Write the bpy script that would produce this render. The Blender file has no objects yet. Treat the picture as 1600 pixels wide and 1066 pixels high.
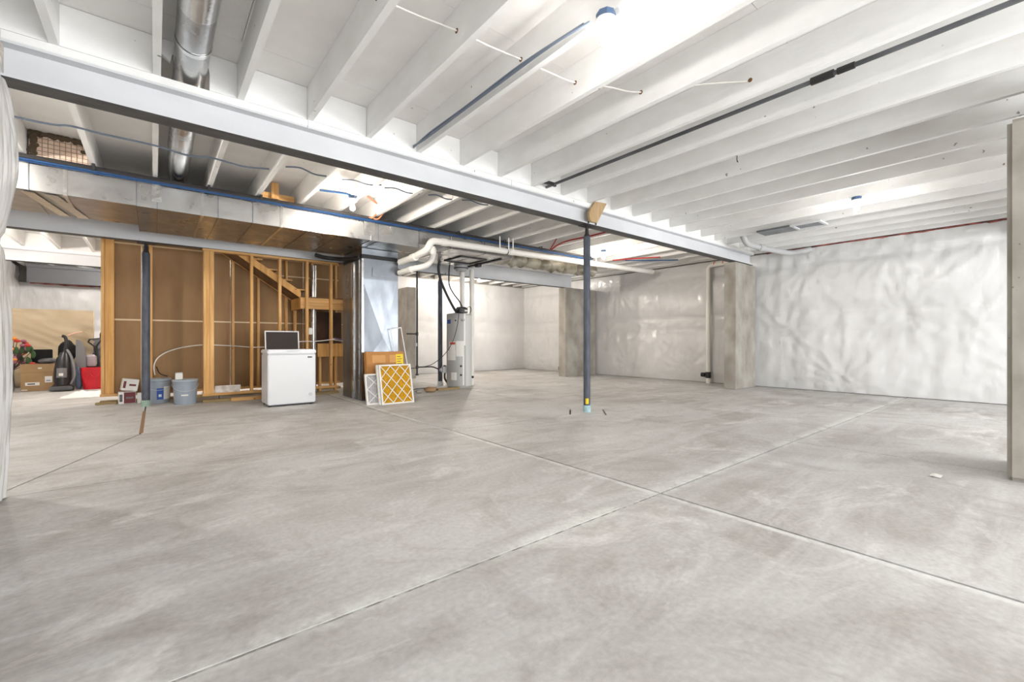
import bpy, bmesh, math, random
from mathutils import Vector, Matrix, noise
random.seed(7)
PI = math.pi
scene = bpy.context.scene
COL = scene.collection

# ------------------------------------------------------------ camera, light, exposure
cam_d = bpy.data.cameras.new('camera'); cam = bpy.data.objects.new('camera', cam_d); COL.objects.link(cam)
cam_d.sensor_width = 36.0; cam_d.sensor_fit = 'HORIZONTAL'; cam_d.lens = 36.0*687.0/1600.0
cam_d.clip_start = 0.05; cam_d.clip_end = 100
cam.location = (0, 0, 0.97); cam.rotation_euler = (math.radians(90), 0, math.radians(-39.08))
scene.camera = cam
w = bpy.data.worlds.new('world'); scene.world = w; w.use_nodes = True
w.node_tree.nodes['Background'].inputs[0].default_value = (0.5, 0.5, 0.5, 1)
w.node_tree.nodes['Background'].inputs[1].default_value = 0.3
vs = scene.view_settings
vs.view_transform = 'Standard'; vs.look = 'None'; vs.gamma = 1.0; vs.use_curve_mapping = False
vs.exposure = 1.30
BULB_COOL = ((1.0, 0.97, 0.935), 150.0)
BULB_WARM = ((1.0, 0.905, 0.805), 520.0)
BULB_BACK = ((1.0, 0.915, 0.825), 1350.0)
BULB_STORE = ((1.0, 0.95, 0.90), 800.0)
# cool daylight from behind, through two unseen glazed doors added to supply it
ADDED_DOORS = [(-0.6, 3.0), (4.2, 8.8)]
for dx0, dx1 in ADDED_DOORS:
    ld_ = bpy.data.lights.new('door_daylight', 'AREA'); ld_.shape = 'RECTANGLE'; ld_.size = dx1-dx0-0.1; ld_.size_y = 2.0
    ld_.energy = (46.0 if dx0 > 3 else 34.0)*(dx1-dx0); ld_.color = (0.95, 0.975, 1.0)
    lo_ = bpy.data.objects.new('door_daylight', ld_); COL.objects.link(lo_)
    lo_.location = ((dx0+dx1)/2, -4.74, 1.15); lo_.rotation_euler = (math.radians(90), 0, 0)

# ------------------------------------------------------------ materials
def lin(r, g, b):
    f = lambda c: (c/255/12.92) if c/255 <= 0.04045 else ((c/255+0.055)/1.055)**2.4
    return (f(r), f(g), f(b), 1)
MATS = {}
def mat(name, col, rough=0.6, metal=0.0, col2=None, scale=(4,4,4), detail=4, lo=0.35, hi=0.65,
        bump=0.0, bscale=None, spec=None, coat=0, rough2=None, specks=None, distort=0.0, coords='pos'):
    m = bpy.data.materials.new(name); m.use_nodes = True
    nt = m.node_tree; b = nt.nodes['Principled BSDF']
    b.inputs['Base Color'].default_value = col; b.inputs['Roughness'].default_value = rough
    b.inputs['Metallic'].default_value = metal
    if spec is not None: b.inputs['Specular IOR Level'].default_value = spec
    if coat: b.inputs['Coat Weight'].default_value = coat
    if col2 or bump or rough2 or specks:
        if coords == 'pos':
            src = nt.nodes.new('ShaderNodeNewGeometry').outputs['Position']
        else:
            src = nt.nodes.new('ShaderNodeTexCoord').outputs['Object']
        def nz(sc, det, dis=0.0):
            mp = nt.nodes.new('ShaderNodeMapping'); mp.inputs['Scale'].default_value = sc
            nt.links.new(src, mp.inputs['Vector'])
            n = nt.nodes.new('ShaderNodeTexNoise'); n.inputs['Scale'].default_value = 1.0
            n.inputs['Detail'].default_value = det; n.inputs['Distortion'].default_value = dis
            nt.links.new(mp.outputs[0], n.inputs['Vector']); return n
        n1 = nz(scale, detail, distort)
        if col2:
            r = nt.nodes.new('ShaderNodeValToRGB')
            r.color_ramp.elements[0].position = lo; r.color_ramp.elements[0].color = col
            r.color_ramp.elements[1].position = hi; r.color_ramp.elements[1].color = col2
            nt.links.new(n1.outputs['Fac'], r.inputs['Fac']); out = r.outputs['Color']
            if specks:
                n3 = nz(specks[0], 2); r3 = nt.nodes.new('ShaderNodeValToRGB')
                r3.color_ramp.elements[0].position = specks[1]; r3.color_ramp.elements[0].color = (0,0,0,1)
                r3.color_ramp.elements[1].position = specks[1]+0.03; r3.color_ramp.elements[1].color = (1,1,1,1)
                nt.links.new(n3.outputs['Fac'], r3.inputs['Fac'])
                mx = nt.nodes.new('ShaderNodeMix'); mx.data_type = 'RGBA'
                nt.links.new(r3.outputs['Color'], mx.inputs['Factor'])
                nt.links.new(out, mx.inputs['A']); mx.inputs['B'].default_value = specks[2]
                out = mx.outputs['Result']
            nt.links.new(out, b.inputs['Base Color'])
        if rough2 is not None:
            mr = nt.nodes.new('ShaderNodeMapRange'); mr.inputs['From Min'].default_value = 0.3; mr.inputs['From Max'].default_value = 0.7
            mr.inputs['To Min'].default_value = rough; mr.inputs['To Max'].default_value = rough2
            nt.links.new(n1.outputs['Fac'], mr.inputs['Value']); nt.links.new(mr.outputs[0], b.inputs['Roughness'])
        if bump:
            n2 = nz(bscale or scale, detail); bp = nt.nodes.new('ShaderNodeBump')
            bp.inputs['Strength'].default_value = bump; bp.inputs['Distance'].default_value = 0.01
            nt.links.new(n2.outputs['Fac'], bp.inputs['Height']); nt.links.new(bp.outputs[0], b.inputs['Normal'])
    MATS[name] = m
    return m
def emis(name, col, s):
    m = bpy.data.materials.new(name); m.use_nodes = True; b = m.node_tree.nodes['Principled BSDF']
    b.inputs['Base Color'].default_value = (0.9,0.9,0.9,1); b.inputs['Emission Color'].default_value = (*col, 1)
    b.inputs['Emission Strength'].default_value = s; MATS[name] = m; return m

WHITE = mat('white_paint', lin(242,241,239), 0.65, col2=lin(234,233,230), scale=(3,3,6), bump=0.15, bscale=(40,12,40),
            specks=((14,14,14), 0.74, lin(150,146,140)))
DECKM = mat('white_deck', lin(244,242,239), 0.75, col2=lin(236,233,229), scale=(2.5,2.5,2.5), bump=0.25, bscale=(30,30,30),
            specks=((9,9,9), 0.76, lin(165,158,148)))
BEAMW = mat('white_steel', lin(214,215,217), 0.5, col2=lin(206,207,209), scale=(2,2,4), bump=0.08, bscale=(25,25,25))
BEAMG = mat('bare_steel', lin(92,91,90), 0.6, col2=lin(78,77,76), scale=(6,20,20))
STEELD = mat('slate_steel', lin(84,90,102), 0.55, col2=lin(66,70,80), scale=(20,20,6), bump=0.1)
CONC = mat('pier_concrete', lin(172,167,158), 0.85, col2=lin(142,136,126), scale=(3,3,2.2), detail=8, bump=0.35, bscale=(18,18,18),
           specks=((26,26,26), 0.73, lin(100,96,88)))
WALLC = mat('wall_concrete', lin(150,147,141), 0.9, col2=lin(135,131,125), scale=(2,2,2))
PLAST = mat('vapor_plastic', lin(217,216,215), 0.24, col2=lin(208,207,205), scale=(1.2,1.2,1.2), bump=0.8, bscale=(9,9,3.2), spec=0.6)
PINK = mat('pink_insulation', lin(176,104,96), 0.95, col2=lin(104,58,52), scale=(9,9,9), bump=0.5)
KRAFT = mat('kraft_board', lin(156,122,82), 0.7, col2=lin(144,110,72), scale=(5,5,1), bump=0.08, bscale=(60,60,60))
TAPE = mat('pale_tape', lin(216,194,158), 0.6)
WOODZ = mat('stud_wood', lin(226,182,120), 0.65, col2=lin(198,146,84), scale=(28,28,1.6), detail=5, bump=0.1, bscale=(50,50,3),
            specks=((11,11,9), 0.73, lin(140,86,40)))
WOODX = mat('plank_wood', lin(222,178,116), 0.65, col2=lin(194,142,80), scale=(1.6,28,28), detail=5, bump=0.1, bscale=(3,50,50),
            specks=((9,11,11), 0.74, lin(140,86,40)))
WOODO = mat('orange_wood', lin(224,174,102), 0.6, col2=lin(202,148,76), scale=(24,24,1.5), detail=5, specks=((9,9,7),0.73,lin(130,80,34)))
TREATED = mat('treated_wood', lin(168,146,100), 0.8, col2=lin(138,118,78), scale=(2,24,24))
SOFFIT = mat('soffit_board', lin(128,98,62), 0.8, col2=lin(108,80,50), scale=(3,3,8))
GALV = mat('galvanised', lin(184,183,181), 0.24, 1.0, col2=lin(166,165,162), scale=(5,5,5), detail=6, rough2=0.40, bump=0.03, bscale=(2,2,2))
GALVD = mat('galvanised_dull', lin(138,143,149), 0.28, 1.0, col2=lin(126,130,136), scale=(6,6,3), detail=6, rough2=0.38, bump=0.04)
GALVR = mat('galvanised_round', lin(206,206,206), 0.16, 1.0, col2=lin(186,186,186), scale=(4,4,4), detail=5, rough2=0.30, bump=0.06, bscale=(5,3,5))
FOIL = mat('foil_tape', lin(222,222,220), 0.22, 1.0, bump=0.3, bscale=(18,18,18))
PVC = mat('white_pvc', lin(232,229,222), 0.38)
GREYP = mat('grey_pipe', lin(176,176,176), 0.45)
BLACK = mat('black_rubber', lin(30,30,32), 0.55)
IRON = mat('black_iron', lin(44,42,42), 0.5)
BLUE = mat('blue_pex', lin(34,76,124), 0.45)
RED = mat('red_pex', lin(170,34,30), 0.4)
COPPER = mat('orange_copper', lin(206,116,76), 0.4)
CABG = mat('grey_cable', lin(112,122,138), 0.5)
CABW = mat('white_cable', lin(232,228,220), 0.5)
FRZ = mat('freezer_white', lin(214,215,217), 0.28)
GREYL = mat('light_grey', lin(196,198,200), 0.5)
TANK = mat('tank_grey', lin(172,172,169), 0.42)
TANKL = mat('tank_light', lin(204,206,203), 0.42)
PAPER = mat('paper_white', lin(228,226,220), 0.7)
LBLUE = mat('label_blue', lin(40,84,160), 0.6)
LRED = mat('label_red', lin(196,70,46), 0.6)
YELLOW = mat('filter_yellow', lin(214,164,28), 0.9, col2=lin(190,140,18), scale=(30,30,30), bump=0.4, bscale=(60,60,60))
FGREY = mat('filter_grey', lin(186,184,186), 0.9, col2=lin(170,168,170), scale=(30,30,30), bump=0.4, bscale=(60,60,60))
CARD = mat('cardboard', lin(188,134,76), 0.8, col2=lin(174,120,64), scale=(6,6,6))
CARDL = mat('cardboard_light', lin(206,154,94), 0.75)
CARDT = mat('carton_tan', lin(164,134,96), 0.8, col2=lin(152,122,86), scale=(5,5,5))
LYEL = mat('label_yellow', lin(236,206,40), 0.6)
BUCK = mat('bucket_grey', lin(150,160,170), 0.45)
BUCKL = mat('bucket_lid', lin(168,178,186), 0.45)
MAROON = mat('maroon_print', lin(104,30,34), 0.55)
DSCREEN = mat('screen_mesh', lin(66,58,56), 0.9)
ALU = mat('screen_frame', lin(226,226,226), 0.4)
REDBAG = mat('red_satin', lin(196,18,36), 0.38, bump=0.3, bscale=(8,8,4))
VBLK = mat('vacuum_black', lin(34,33,35), 0.35)
VGREY = mat('vacuum_grey', lin(120,118,120), 0.4)
CLEARP = mat('cup_plastic', lin(170,160,165), 0.15)
BEIGE = mat('beige_cover', lin(204,186,156), 0.6, col2=lin(190,170,138), scale=(2,2,3), bump=0.5, bscale=(2,6,9))
BLKCL = mat('black_cloth', lin(18,18,20), 0.95)
GREYCL = mat('grey_cloth', lin(120,118,120), 0.9, col2=lin(70,68,70), scale=(2,20,20))
WCLOTH = mat('white_cloth', lin(240,238,236), 0.9)
JEAN = mat('blue_cloth', lin(110,124,148), 0.9)
LEAF = mat('leaf_green', lin(52,84,44), 0.7)
STEM = mat('stem_dark', lin(84,66,70), 0.8)
PETR = mat('petal_red', lin(186,48,40), 0.7); PETO = mat('petal_orange', lin(226,140,50), 0.7); PETP = mat('petal_mauve', lin(150,96,110), 0.7)
BOXB = mat('box_blue', lin(70,96,130), 0.5)
PORC = mat('porcelain', lin(238,237,234), 0.35)
RUST = mat('rust_stain', lin(146,112,84), 0.9)
MORTAR = mat('mortar_brown', lin(96,82,66), 0.95, col2=lin(80,66,52), scale=(10,10,10), bump=0.5)
LATHB = mat('lath_backing', lin(236,212,192), 0.9, col2=lin(222,194,172), scale=(8,8,8))
WIREM = mat('lath_wire', lin(150,130,112), 0.6)
WRAP = mat('duct_wrap', lin(170,164,148), 0.3, col2=lin(92,84,66), scale=(4,4,4), bump=0.9, bscale=(7,7,7))
FLOORJ = mat('joint_dark', lin(84,78,70), 0.95)
B_COOL = emis('bulb_cool', *BULB_COOL); B_WARM = emis('bulb_warm', *BULB_WARM); B_BACK = emis('bulb_back', *BULB_BACK); B_STORE = emis('bulb_store', *BULB_STORE)

def concrete_floor():
    m = bpy.data.materials.new('floor_concrete'); m.use_nodes = True; nt = m.node_tree; b = nt.nodes['Principled BSDF']
    g = nt.nodes.new('ShaderNodeNewGeometry').outputs['Position']
    def nz(sc, det, rot=0.0, dis=0.0, rg=0.55):
        mp = nt.nodes.new('ShaderNodeMapping'); mp.inputs['Scale'].default_value = sc; mp.inputs['Rotation'].default_value = (0,0,rot)
        nt.links.new(g, mp.inputs['Vector']); n = nt.nodes.new('ShaderNodeTexNoise'); n.inputs['Scale'].default_value = 1
        n.inputs['Detail'].default_value = det; n.inputs['Distortion'].default_value = dis; n.inputs['Roughness'].default_value = rg
        nt.links.new(mp.outputs[0], n.inputs['Vector']); return n.outputs['Fac']
    def ramp(f, stops):
        r = nt.nodes.new('ShaderNodeValToRGB')
        while len(r.color_ramp.elements) < len(stops): r.color_ramp.elements.new(0.5)
        for e, (p, c) in zip(r.color_ramp.elements, stops): e.position = p; e.color = c
        nt.links.new(f, r.inputs['Fac']); return r.outputs['Color']
    def mix(f, a, c, mode='MIX', fac=None):
        x = nt.nodes.new('ShaderNodeMix'); x.data_type = 'RGBA'; x.blend_type = mode
        if fac is None: nt.links.new(f, x.inputs['Factor'])
        else: x.inputs['Factor'].default_value = fac
        nt.links.new(a, x.inputs['A'])
        if isinstance(c, tuple): x.inputs['B'].default_value = c
        else: nt.links.new(c, x.inputs['B'])
        return x.outputs['Result']
    base = ramp(nz((0.55,0.55,1), 9, 0.4, 0.8, 0.62), [(0.34, lin(164,159,153)), (0.47, lin(187,184,180)), (0.58, lin(202,200,197)), (0.70, lin(214,213,211))])
    streak = ramp(nz((0.5,3.2,1), 7, -0.5, 1.2, 0.65), [(0.42,(0,0,0,1)), (0.62,(1,1,1,1))])
    c = mix(streak, base, lin(212,211,208)); c = mix(None, base, c, fac=0.6)
    dark = ramp(nz((1.7,1.7,1), 10, 1.1, 1.5, 0.7), [(0.50,(0,0,0,1)), (0.68,(0.65,0.65,0.65,1))])
    c = mix(dark, c, lin(162,156,149))
    pale = ramp(nz((1.1,1.9,1), 9, 0.2, 1.0, 0.7), [(0.54,(0,0,0,1)), (0.66,(0.7,0.7,0.7,1))])
    c = mix(pale, c, lin(228,226,222))
    # chalky saw-cut residue along the cross joint and the long joint
    sp = nt.nodes.new('ShaderNodeSeparateXYZ'); nt.links.new(g, sp.inputs[0])
    def band(sock, centre, half):
        a1 = nt.nodes.new('ShaderNodeMath'); a1.operation = 'SUBTRACT'; a1.inputs[1].default_value = centre; nt.links.new(sock, a1.inputs[0])
        a2 = nt.nodes.new('ShaderNodeMath'); a2.operation = 'ABSOLUTE'; nt.links.new(a1.outputs[0], a2.inputs[0])
        a3 = nt.nodes.new('ShaderNodeMapRange'); a3.inputs['From Min'].default_value = half; a3.inputs['From Max'].default_value = half*0.25; nt.links.new(a2.outputs[0], a3.inputs['Value']); return a3.outputs[0]
    bn = ramp(nz((2.5,2.5,1), 8, 0.0, 0.5, 0.7), [(0.36,(0,0,0,1)), (0.56,(0.8,0.8,0.8,1))])
    for sock, cc, hh in ((sp.outputs[1], 1.60, 0.085), (sp.outputs[0], 2.47, 0.035)):
        mm = nt.nodes.new('ShaderNodeMath'); mm.operation = 'MULTIPLY'; nt.links.new(band(sock, cc, hh), mm.inputs[0]); nt.links.new(bn, mm.inputs[1])
        c = mix(mm.outputs[0], c, lin(228,229,224))
    fine = ramp(nz((38,38,1), 4), [(0.3, lin(228,228,228)), (0.7, lin(255,255,255))])
    c = mix(None, c, fine, 'MULTIPLY', 0.8)
    nt.links.new(c, b.inputs['Base Color'])
    rr = nt.nodes.new('ShaderNodeMapRange'); rr.inputs['To Min'].default_value = 0.42; rr.inputs['To Max'].default_value = 0.75
    nt.links.new(nz((0.9,0.9,1), 6), rr.inputs['Value']); nt.links.new(rr.outputs[0], b.inputs['Roughness'])
    bp = nt.nodes.new('ShaderNodeBump'); bp.inputs['Strength'].default_value = 0.12; bp.inputs['Distance'].default_value = 0.01
    nt.links.new(nz((9,9,1), 8), bp.inputs['Height']); nt.links.new(bp.outputs[0], b.inputs['Normal'])
    return m
FLOORM = concrete_floor()

# ------------------------------------------------------------ helpers
def props(o, label=None, cat=None, group=None, kind=None):
    if label: o['label'] = label
    if cat: o['category'] = cat
    if group: o['group'] = group
    if kind: o['kind'] = kind
    return o
def thing(name, label, cat, loc=(0,0,0), rot=(0,0,0), group=None, kind=None):
    o = bpy.data.objects.new(name, None); o.empty_display_size = 0.1; COL.objects.link(o)
    o.location = loc; o.rotation_euler = rot
    return props(o, label, cat, group, kind)

class B:
    """collects shapes in one bmesh; build() links them as one mesh object"""
    def __init__(s): s.bm = bmesh.new(); s.mi = 0
    def _face(s, vs):
        try:
            f = s.bm.faces.new(vs); f.material_index = s.mi; return f
        except ValueError: return None
    def box(s, x0, x1, y0, y1, z0, z1):
        v = [s.bm.verts.new(p) for p in ((x0,y0,z0),(x1,y0,z0),(x1,y1,z0),(x0,y1,z0),(x0,y0,z1),(x1,y0,z1),(x1,y1,z1),(x0,y1,z1))]
        for q in ((3,2,1,0),(4,5,6,7),(0,1,5,4),(1,2,6,5),(2,3,7,6),(3,0,4,7)): s._face([v[i] for i in q])
        return s
    def hexa(s, pts):
        v = [s.bm.verts.new(p) for p in pts]
        for q in ((3,2,1,0),(4,5,6,7),(0,1,5,4),(1,2,6,5),(2,3,7,6),(3,0,4,7)): s._face([v[i] for i in q])
        return s
    def prism(s, poly, off):
        off = Vector(off); a = [s.bm.verts.new(Vector(p)) for p in poly]; b = [s.bm.verts.new(Vector(p)+off) for p in poly]
        n = len(poly); s._face(a[::-1]); s._face(b)
        for i in range(n): s._face([a[i], a[(i+1)%n], b[(i+1)%n], b[i]])
        return s
    def tube(s, path, r, n=12, cap=True):
        P = [Vector(p) for p in path]; R = r if isinstance(r, (list, tuple)) else [r]*len(P)
        rings = []; up = None
        for i, p in enumerate(P):
            t = ((P[i+1]-p) if i == 0 else (p-P[i-1]) if i == len(P)-1 else ((P[i+1]-p).normalized()+(p-P[i-1]).normalized()))
            if t.length < 1e-9: t = Vector((0,0,1))
            t.normalize()
            if up is None:
                up = t.orthogonal().normalized()
            else:
                up = up - t*up.dot(t)
                if up.length < 1e-6: up = t.orthogonal()
                up.normalize()
            sd = t.cross(up)
            k = 1.0
            if 0 < i < len(P)-1:
                c = (P[i+1]-p).normalized().dot((p-P[i-1]).normalized()); k = 1.0
            rings.append([s.bm.verts.new(p + (up*math.cos(2*PI*j/n) + sd*math.sin(2*PI*j/n))*R[i]*k) for j in range(n)])
        for a, b in zip(rings, rings[1:]):
            for j in range(n): s._face([a[j], a[(j+1)%n], b[(j+1)%n], b[j]])
        if cap: s._face(rings[0][::-1]); s._face(rings[-1])
        return s
    def lathe(s, prof, c=(0,0,0), n=20):
        rings = []
        for r, z in prof:
            rings.append([s.bm.verts.new((c[0]+r*math.cos(2*PI*j/n), c[1]+r*math.sin(2*PI*j/n), c[2]+z)) for j in range(n)])
        for a, b in zip(rings, rings[1:]):
            for j in range(n): s._face([a[j], a[(j+1)%n], b[(j+1)%n], b[j]])
        s._face(rings[0][::-1]); s._face(rings[-1]); return s
    def ball(s, c, r, n=12, m=8):
        rx, ry, rz = r if isinstance(r, tuple) else (r, r, r)
        top = s.bm.verts.new((c[0],c[1],c[2]+rz)); bot = s.bm.verts.new((c[0],c[1],c[2]-rz)); rings = []
        for i in range(1, m):
            a = PI*i/m
            rings.append([s.bm.verts.new((c[0]+rx*math.sin(a)*math.cos(2*PI*j/n), c[1]+ry*math.sin(a)*math.sin(2*PI*j/n), c[2]+rz*math.cos(a))) for j in range(n)])
        for j in range(n):
            s._face([top, rings[0][j], rings[0][(j+1)%n]]); s._face([bot, rings[-1][(j+1)%n], rings[-1][j]])
        for a, b in zip(rings, rings[1:]):
            for j in range(n): s._face([a[j], b[j], b[(j+1)%n], a[(j+1)%n]])
        return s
    def grid(s, fn, nu, nv):
        V = [[s.bm.verts.new(fn(i/nu, j/nv)) for j in range(nv+1)] for i in range(nu+1)]
        for i in range(nu):
            for j in range(nv): s._face([V[i][j], V[i+1][j], V[i+1][j+1], V[i][j+1]])
        return s
    def mesh(s, name, m, off=(0,0,0), bevel=0.0, smooth=True, angle=35):
        bm = s.bm
        if bevel:
            bmesh.ops.bevel(bm, geom=[e for e in bm.edges], offset=bevel, segments=2, affect='EDGES', clamp_overlap=True)
        bmesh.ops.translate(bm, verts=bm.verts, vec=-Vector(off))
        bmesh.ops.recalc_face_normals(bm, faces=bm.faces)
        me = bpy.data.meshes.new(name); bm.to_mesh(me); bm.free()
        for x in (m if isinstance(m, (list, tuple)) else [m]): me.materials.append(x)
        if smooth:
            for p in me.polygons: p.use_smooth = True
            me.set_sharp_from_angle(angle=math.radians(angle))
        return me
    def build(s, name, m, parent=None, local=False, **k):
        """world-coordinate geometry; under a parent the vertices become relative to it (local=True: already relative)"""
        off = (0,0,0)
        if parent is not None and not local:
            q = parent; off = Vector((0,0,0))
            while q: off += q.location; q = q.parent
        me = s.mesh(name, m, off, **k)
        o = bpy.data.objects.new(name, me); COL.objects.link(o); o.parent = parent
        return o
def link(name, me, parent, loc=(0,0,0), rot=(0,0,0)):
    o = bpy.data.objects.new(name, me); COL.objects.link(o); o.parent = parent; o.location = loc; o.rotation_euler = rot; return o
def box(name, m, parent, x0, x1, y0, y1, z0, z1, bevel=0.0, local=False):
    return B().box(x0,x1,y0,y1,z0,z1).build(name, m, parent, local=local, bevel=bevel)
def smoothpath(pts, k=6):
    P = [Vector(p) for p in pts]; out = []
    for i in range(len(P)-1):
        p0 = P[max(i-1,0)]; p1 = P[i]; p2 = P[i+1]; p3 = P[min(i+2,len(P)-1)]
        for j in range(k):
            t = j/k
            out.append(0.5*((2*p1)+(p2-p0)*t+(2*p0-5*p1+4*p2-p3)*t*t+(3*p1-p0-3*p2+p3)*t**3))
    out.append(P[-1]); return out
def elbowed(pts, r, k=5):
    """straight runs with rounded corners of radius r"""
    P = [Vector(p) for p in pts]; out = [P[0]]
    for i in range(1, len(P)-1):
        a = (P[i-1]-P[i]); b = (P[i+1]-P[i]); ra = min(r, a.length*0.45, b.length*0.45)
        a.normalize(); b.normalize(); s0 = P[i]+a*ra; s1 = P[i]+b*ra
        for j in range(k+1):
            t = j/k; out.append((1-t)**2*s0 + 2*t*(1-t)*P[i] + t*t*s1)
    out.append(P[-1]); return out

# ============================================================ SETTING
XL, XR, YN, YB, YF, XJ = -2.6, 10.0, -4.6, 11.66, 16.0, 3.4     # plastic faces of the walls
ZJ, ZD = 2.83, 3.10                                             # joist underside, deck underside

# ---- floor: base with joint-coloured top, slabs as pieces
floor = box('floor', FLOORJ, None, XL-0.4, XR+0.4, YN-0.4, YF+0.4, -0.15, -0.022)
props(floor, 'grey concrete basement floor cut by straight control joints', 'floor', kind='structure')
dia = [(4.26,4.03),(4.60,3.70),(4.93,4.03),(4.60,4.35)]
slabs = [
    [(XL-.3,YN-.3),(2.5,YN-.3),(2.5,1.58),(XL-.3,1.58)],
    [(2.5,YN-.3),(4.9,YN-.3),(4.88,0.2),(4.78,1.58),(2.5,1.58)],
    [(4.9,YN-.3),(XR+.3,YN-.3),(XR+.3,1.58),(4.78,1.58),(4.88,0.2)],
    [(XL-.3,1.58),(2.5,1.58),(2.5,4.1),(-0.81,4.1),(XL-.3,4.1)],
    [(2.5,1.58),(4.78,1.58),dia[1],dia[0],(2.5,4.1)],
    [(4.78,1.58),(XR+.3,1.58),(XR+.3,4.0),dia[2],dia[1]],
    [(XL-.3,4.1),(-0.81,4.1),(-0.12,6.0),(-0.06,YF+.3),(XL-.3,YF+.3)],
    [(-0.81,4.1),(2.5,4.1),(2.4,5.6),(2.42,8.4),(2.45,YF+.3),(-0.06,YF+.3),(-0.12,6.0)],
    [(2.5,4.1),dia[0],dia[3],(4.84,7.2),(4.86,YF+.3),(2.45,YF+.3),(2.42,8.4),(2.4,5.6)],
    [dia[3],dia[2],(XR+.3,4.0),(XR+.3,YF+.3),(4.86,YF+.3),(4.84,7.2)],
    dia]
for poly in slabs:
    bm = bmesh.new(); f = bm.faces.new([bm.verts.new((x,y,0.0)) for x,y in poly])
    bm.normal_update()
    if f.normal.z < 0: f.normal_flip(); bm.normal_update()
    ring = bmesh.ops.inset_region(bm, faces=[f], thickness=(0.013 if poly is dia else 0.0085), use_boundary=True, use_even_offset=True)['faces']
    bmesh.ops.delete(bm, geom=ring, context='FACES')
    top = [e for e in bm.edges if e.is_boundary]
    ex = bmesh.ops.extrude_edge_only(bm, edges=top)['geom']
    for v in [v for v in ex if isinstance(v, bmesh.types.BMVert)]: v.co.z = -0.03
    loose = [v for v in bm.verts if not v.link_faces]; bmesh.ops.delete(bm, geom=loose, context='VERTS')
    me = bpy.data.meshes.new('slab'); bm.to_mesh(me); bm.free(); me.materials.append(FLOORM)
    link('slab', me, floor)
box('joint_dust', mat('joint_dust', lin(206,206,200), 0.95, col2=lin(150,147,140), scale=(14,14,14), lo=0.40, hi=0.55), floor, XL-0.3, 2.49, 1.573, 1.587, -0.02, -0.003)
box('rust_seam', RUST, floor, -0.130, -0.096, 6.05, 7.9, -0.02, 0.0008)

# ---- ceiling: cover, deck panels, joists, blocking
ceiling = box('ceiling', WALLC, None, XL-0.4, XR+0.4, YN-0.4, YF+0.4, ZD+0.022, ZD+0.12)
props(ceiling, 'white painted ceiling of exposed wooden joists and subfloor panels', 'ceiling', kind='structure')
pm = B().box(0, 2.437, 0, 1.217, 0, 0.02).mesh('deck_panel', DECKM)
row = 0; y = YN-0.3
while y < YF+0.3:
    x = XL-0.9 + (1.22 if row % 2 else 0) - 0.9
    while x < XR+0.3:
        if x+2.44 > XL-0.3: link('deck_panel', pm, ceiling, (x, y, ZD))
        x += 2.44
    y += 1.22; row += 1
BAYS = [(YN-0.1, -0.001), (0.001, 4.034), (4.036, 8.449), (8.451, 12.799), (12.801, YF+0.1)]
JX = [-0.012 + 0.5025*k for k in range(-5, 20)]
JX2 = [-0.020 + 0.512*k for k in range(-5, 20)]
for bi, (y0, y1) in enumerate(BAYS):
    jm = B().box(0, 0.045, 0, y1-y0, 0, ZD-ZJ-0.001).mesh('joist', WHITE)
    for x in (JX2 if bi == 2 else JX) + [9.945]:
        link('joist', jm, ceiling, (x, y0, ZJ))
def blocking(yc, sh, mt, skip=()):
    bmh = B().box(0, 0.4565-0.002, 0, 0.04, 0, ZD-ZJ-0.004).mesh('blocking', mt)
    for k, x in enumerate(JX[:-1]):
        if k in skip: continue
        link('blocking', bmh, ceiling, (x+0.046, yc-0.02, ZJ+0.001))
blocking(3.968, 0, WHITE, skip=(5,))
blocking(12.72, 0, WHITE)
blocking(15.9, 0, WHITE)
# notched blocking round the big round duct (bay that starts at x = 0.034)
nb = B(); x0, x1 = JX[5]+0.046, JX[6]-0.001
poly = [(x0,3.948,ZD-0.003),(x0,3.948,ZJ+0.16)] + [(0.20-0.115*math.cos(a),3.948,2.955+0.115*math.sin(a)) for a in [PI*i/8 for i in range(9)]] \
     + [(0.315,3.948,ZJ+0.001),(x1,3.948,ZJ+0.001),(x1,3.948,ZD-0.003)]
nb.prism(poly, (0,0.04,0)).build('blocking', WHITE, ceiling)

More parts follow.
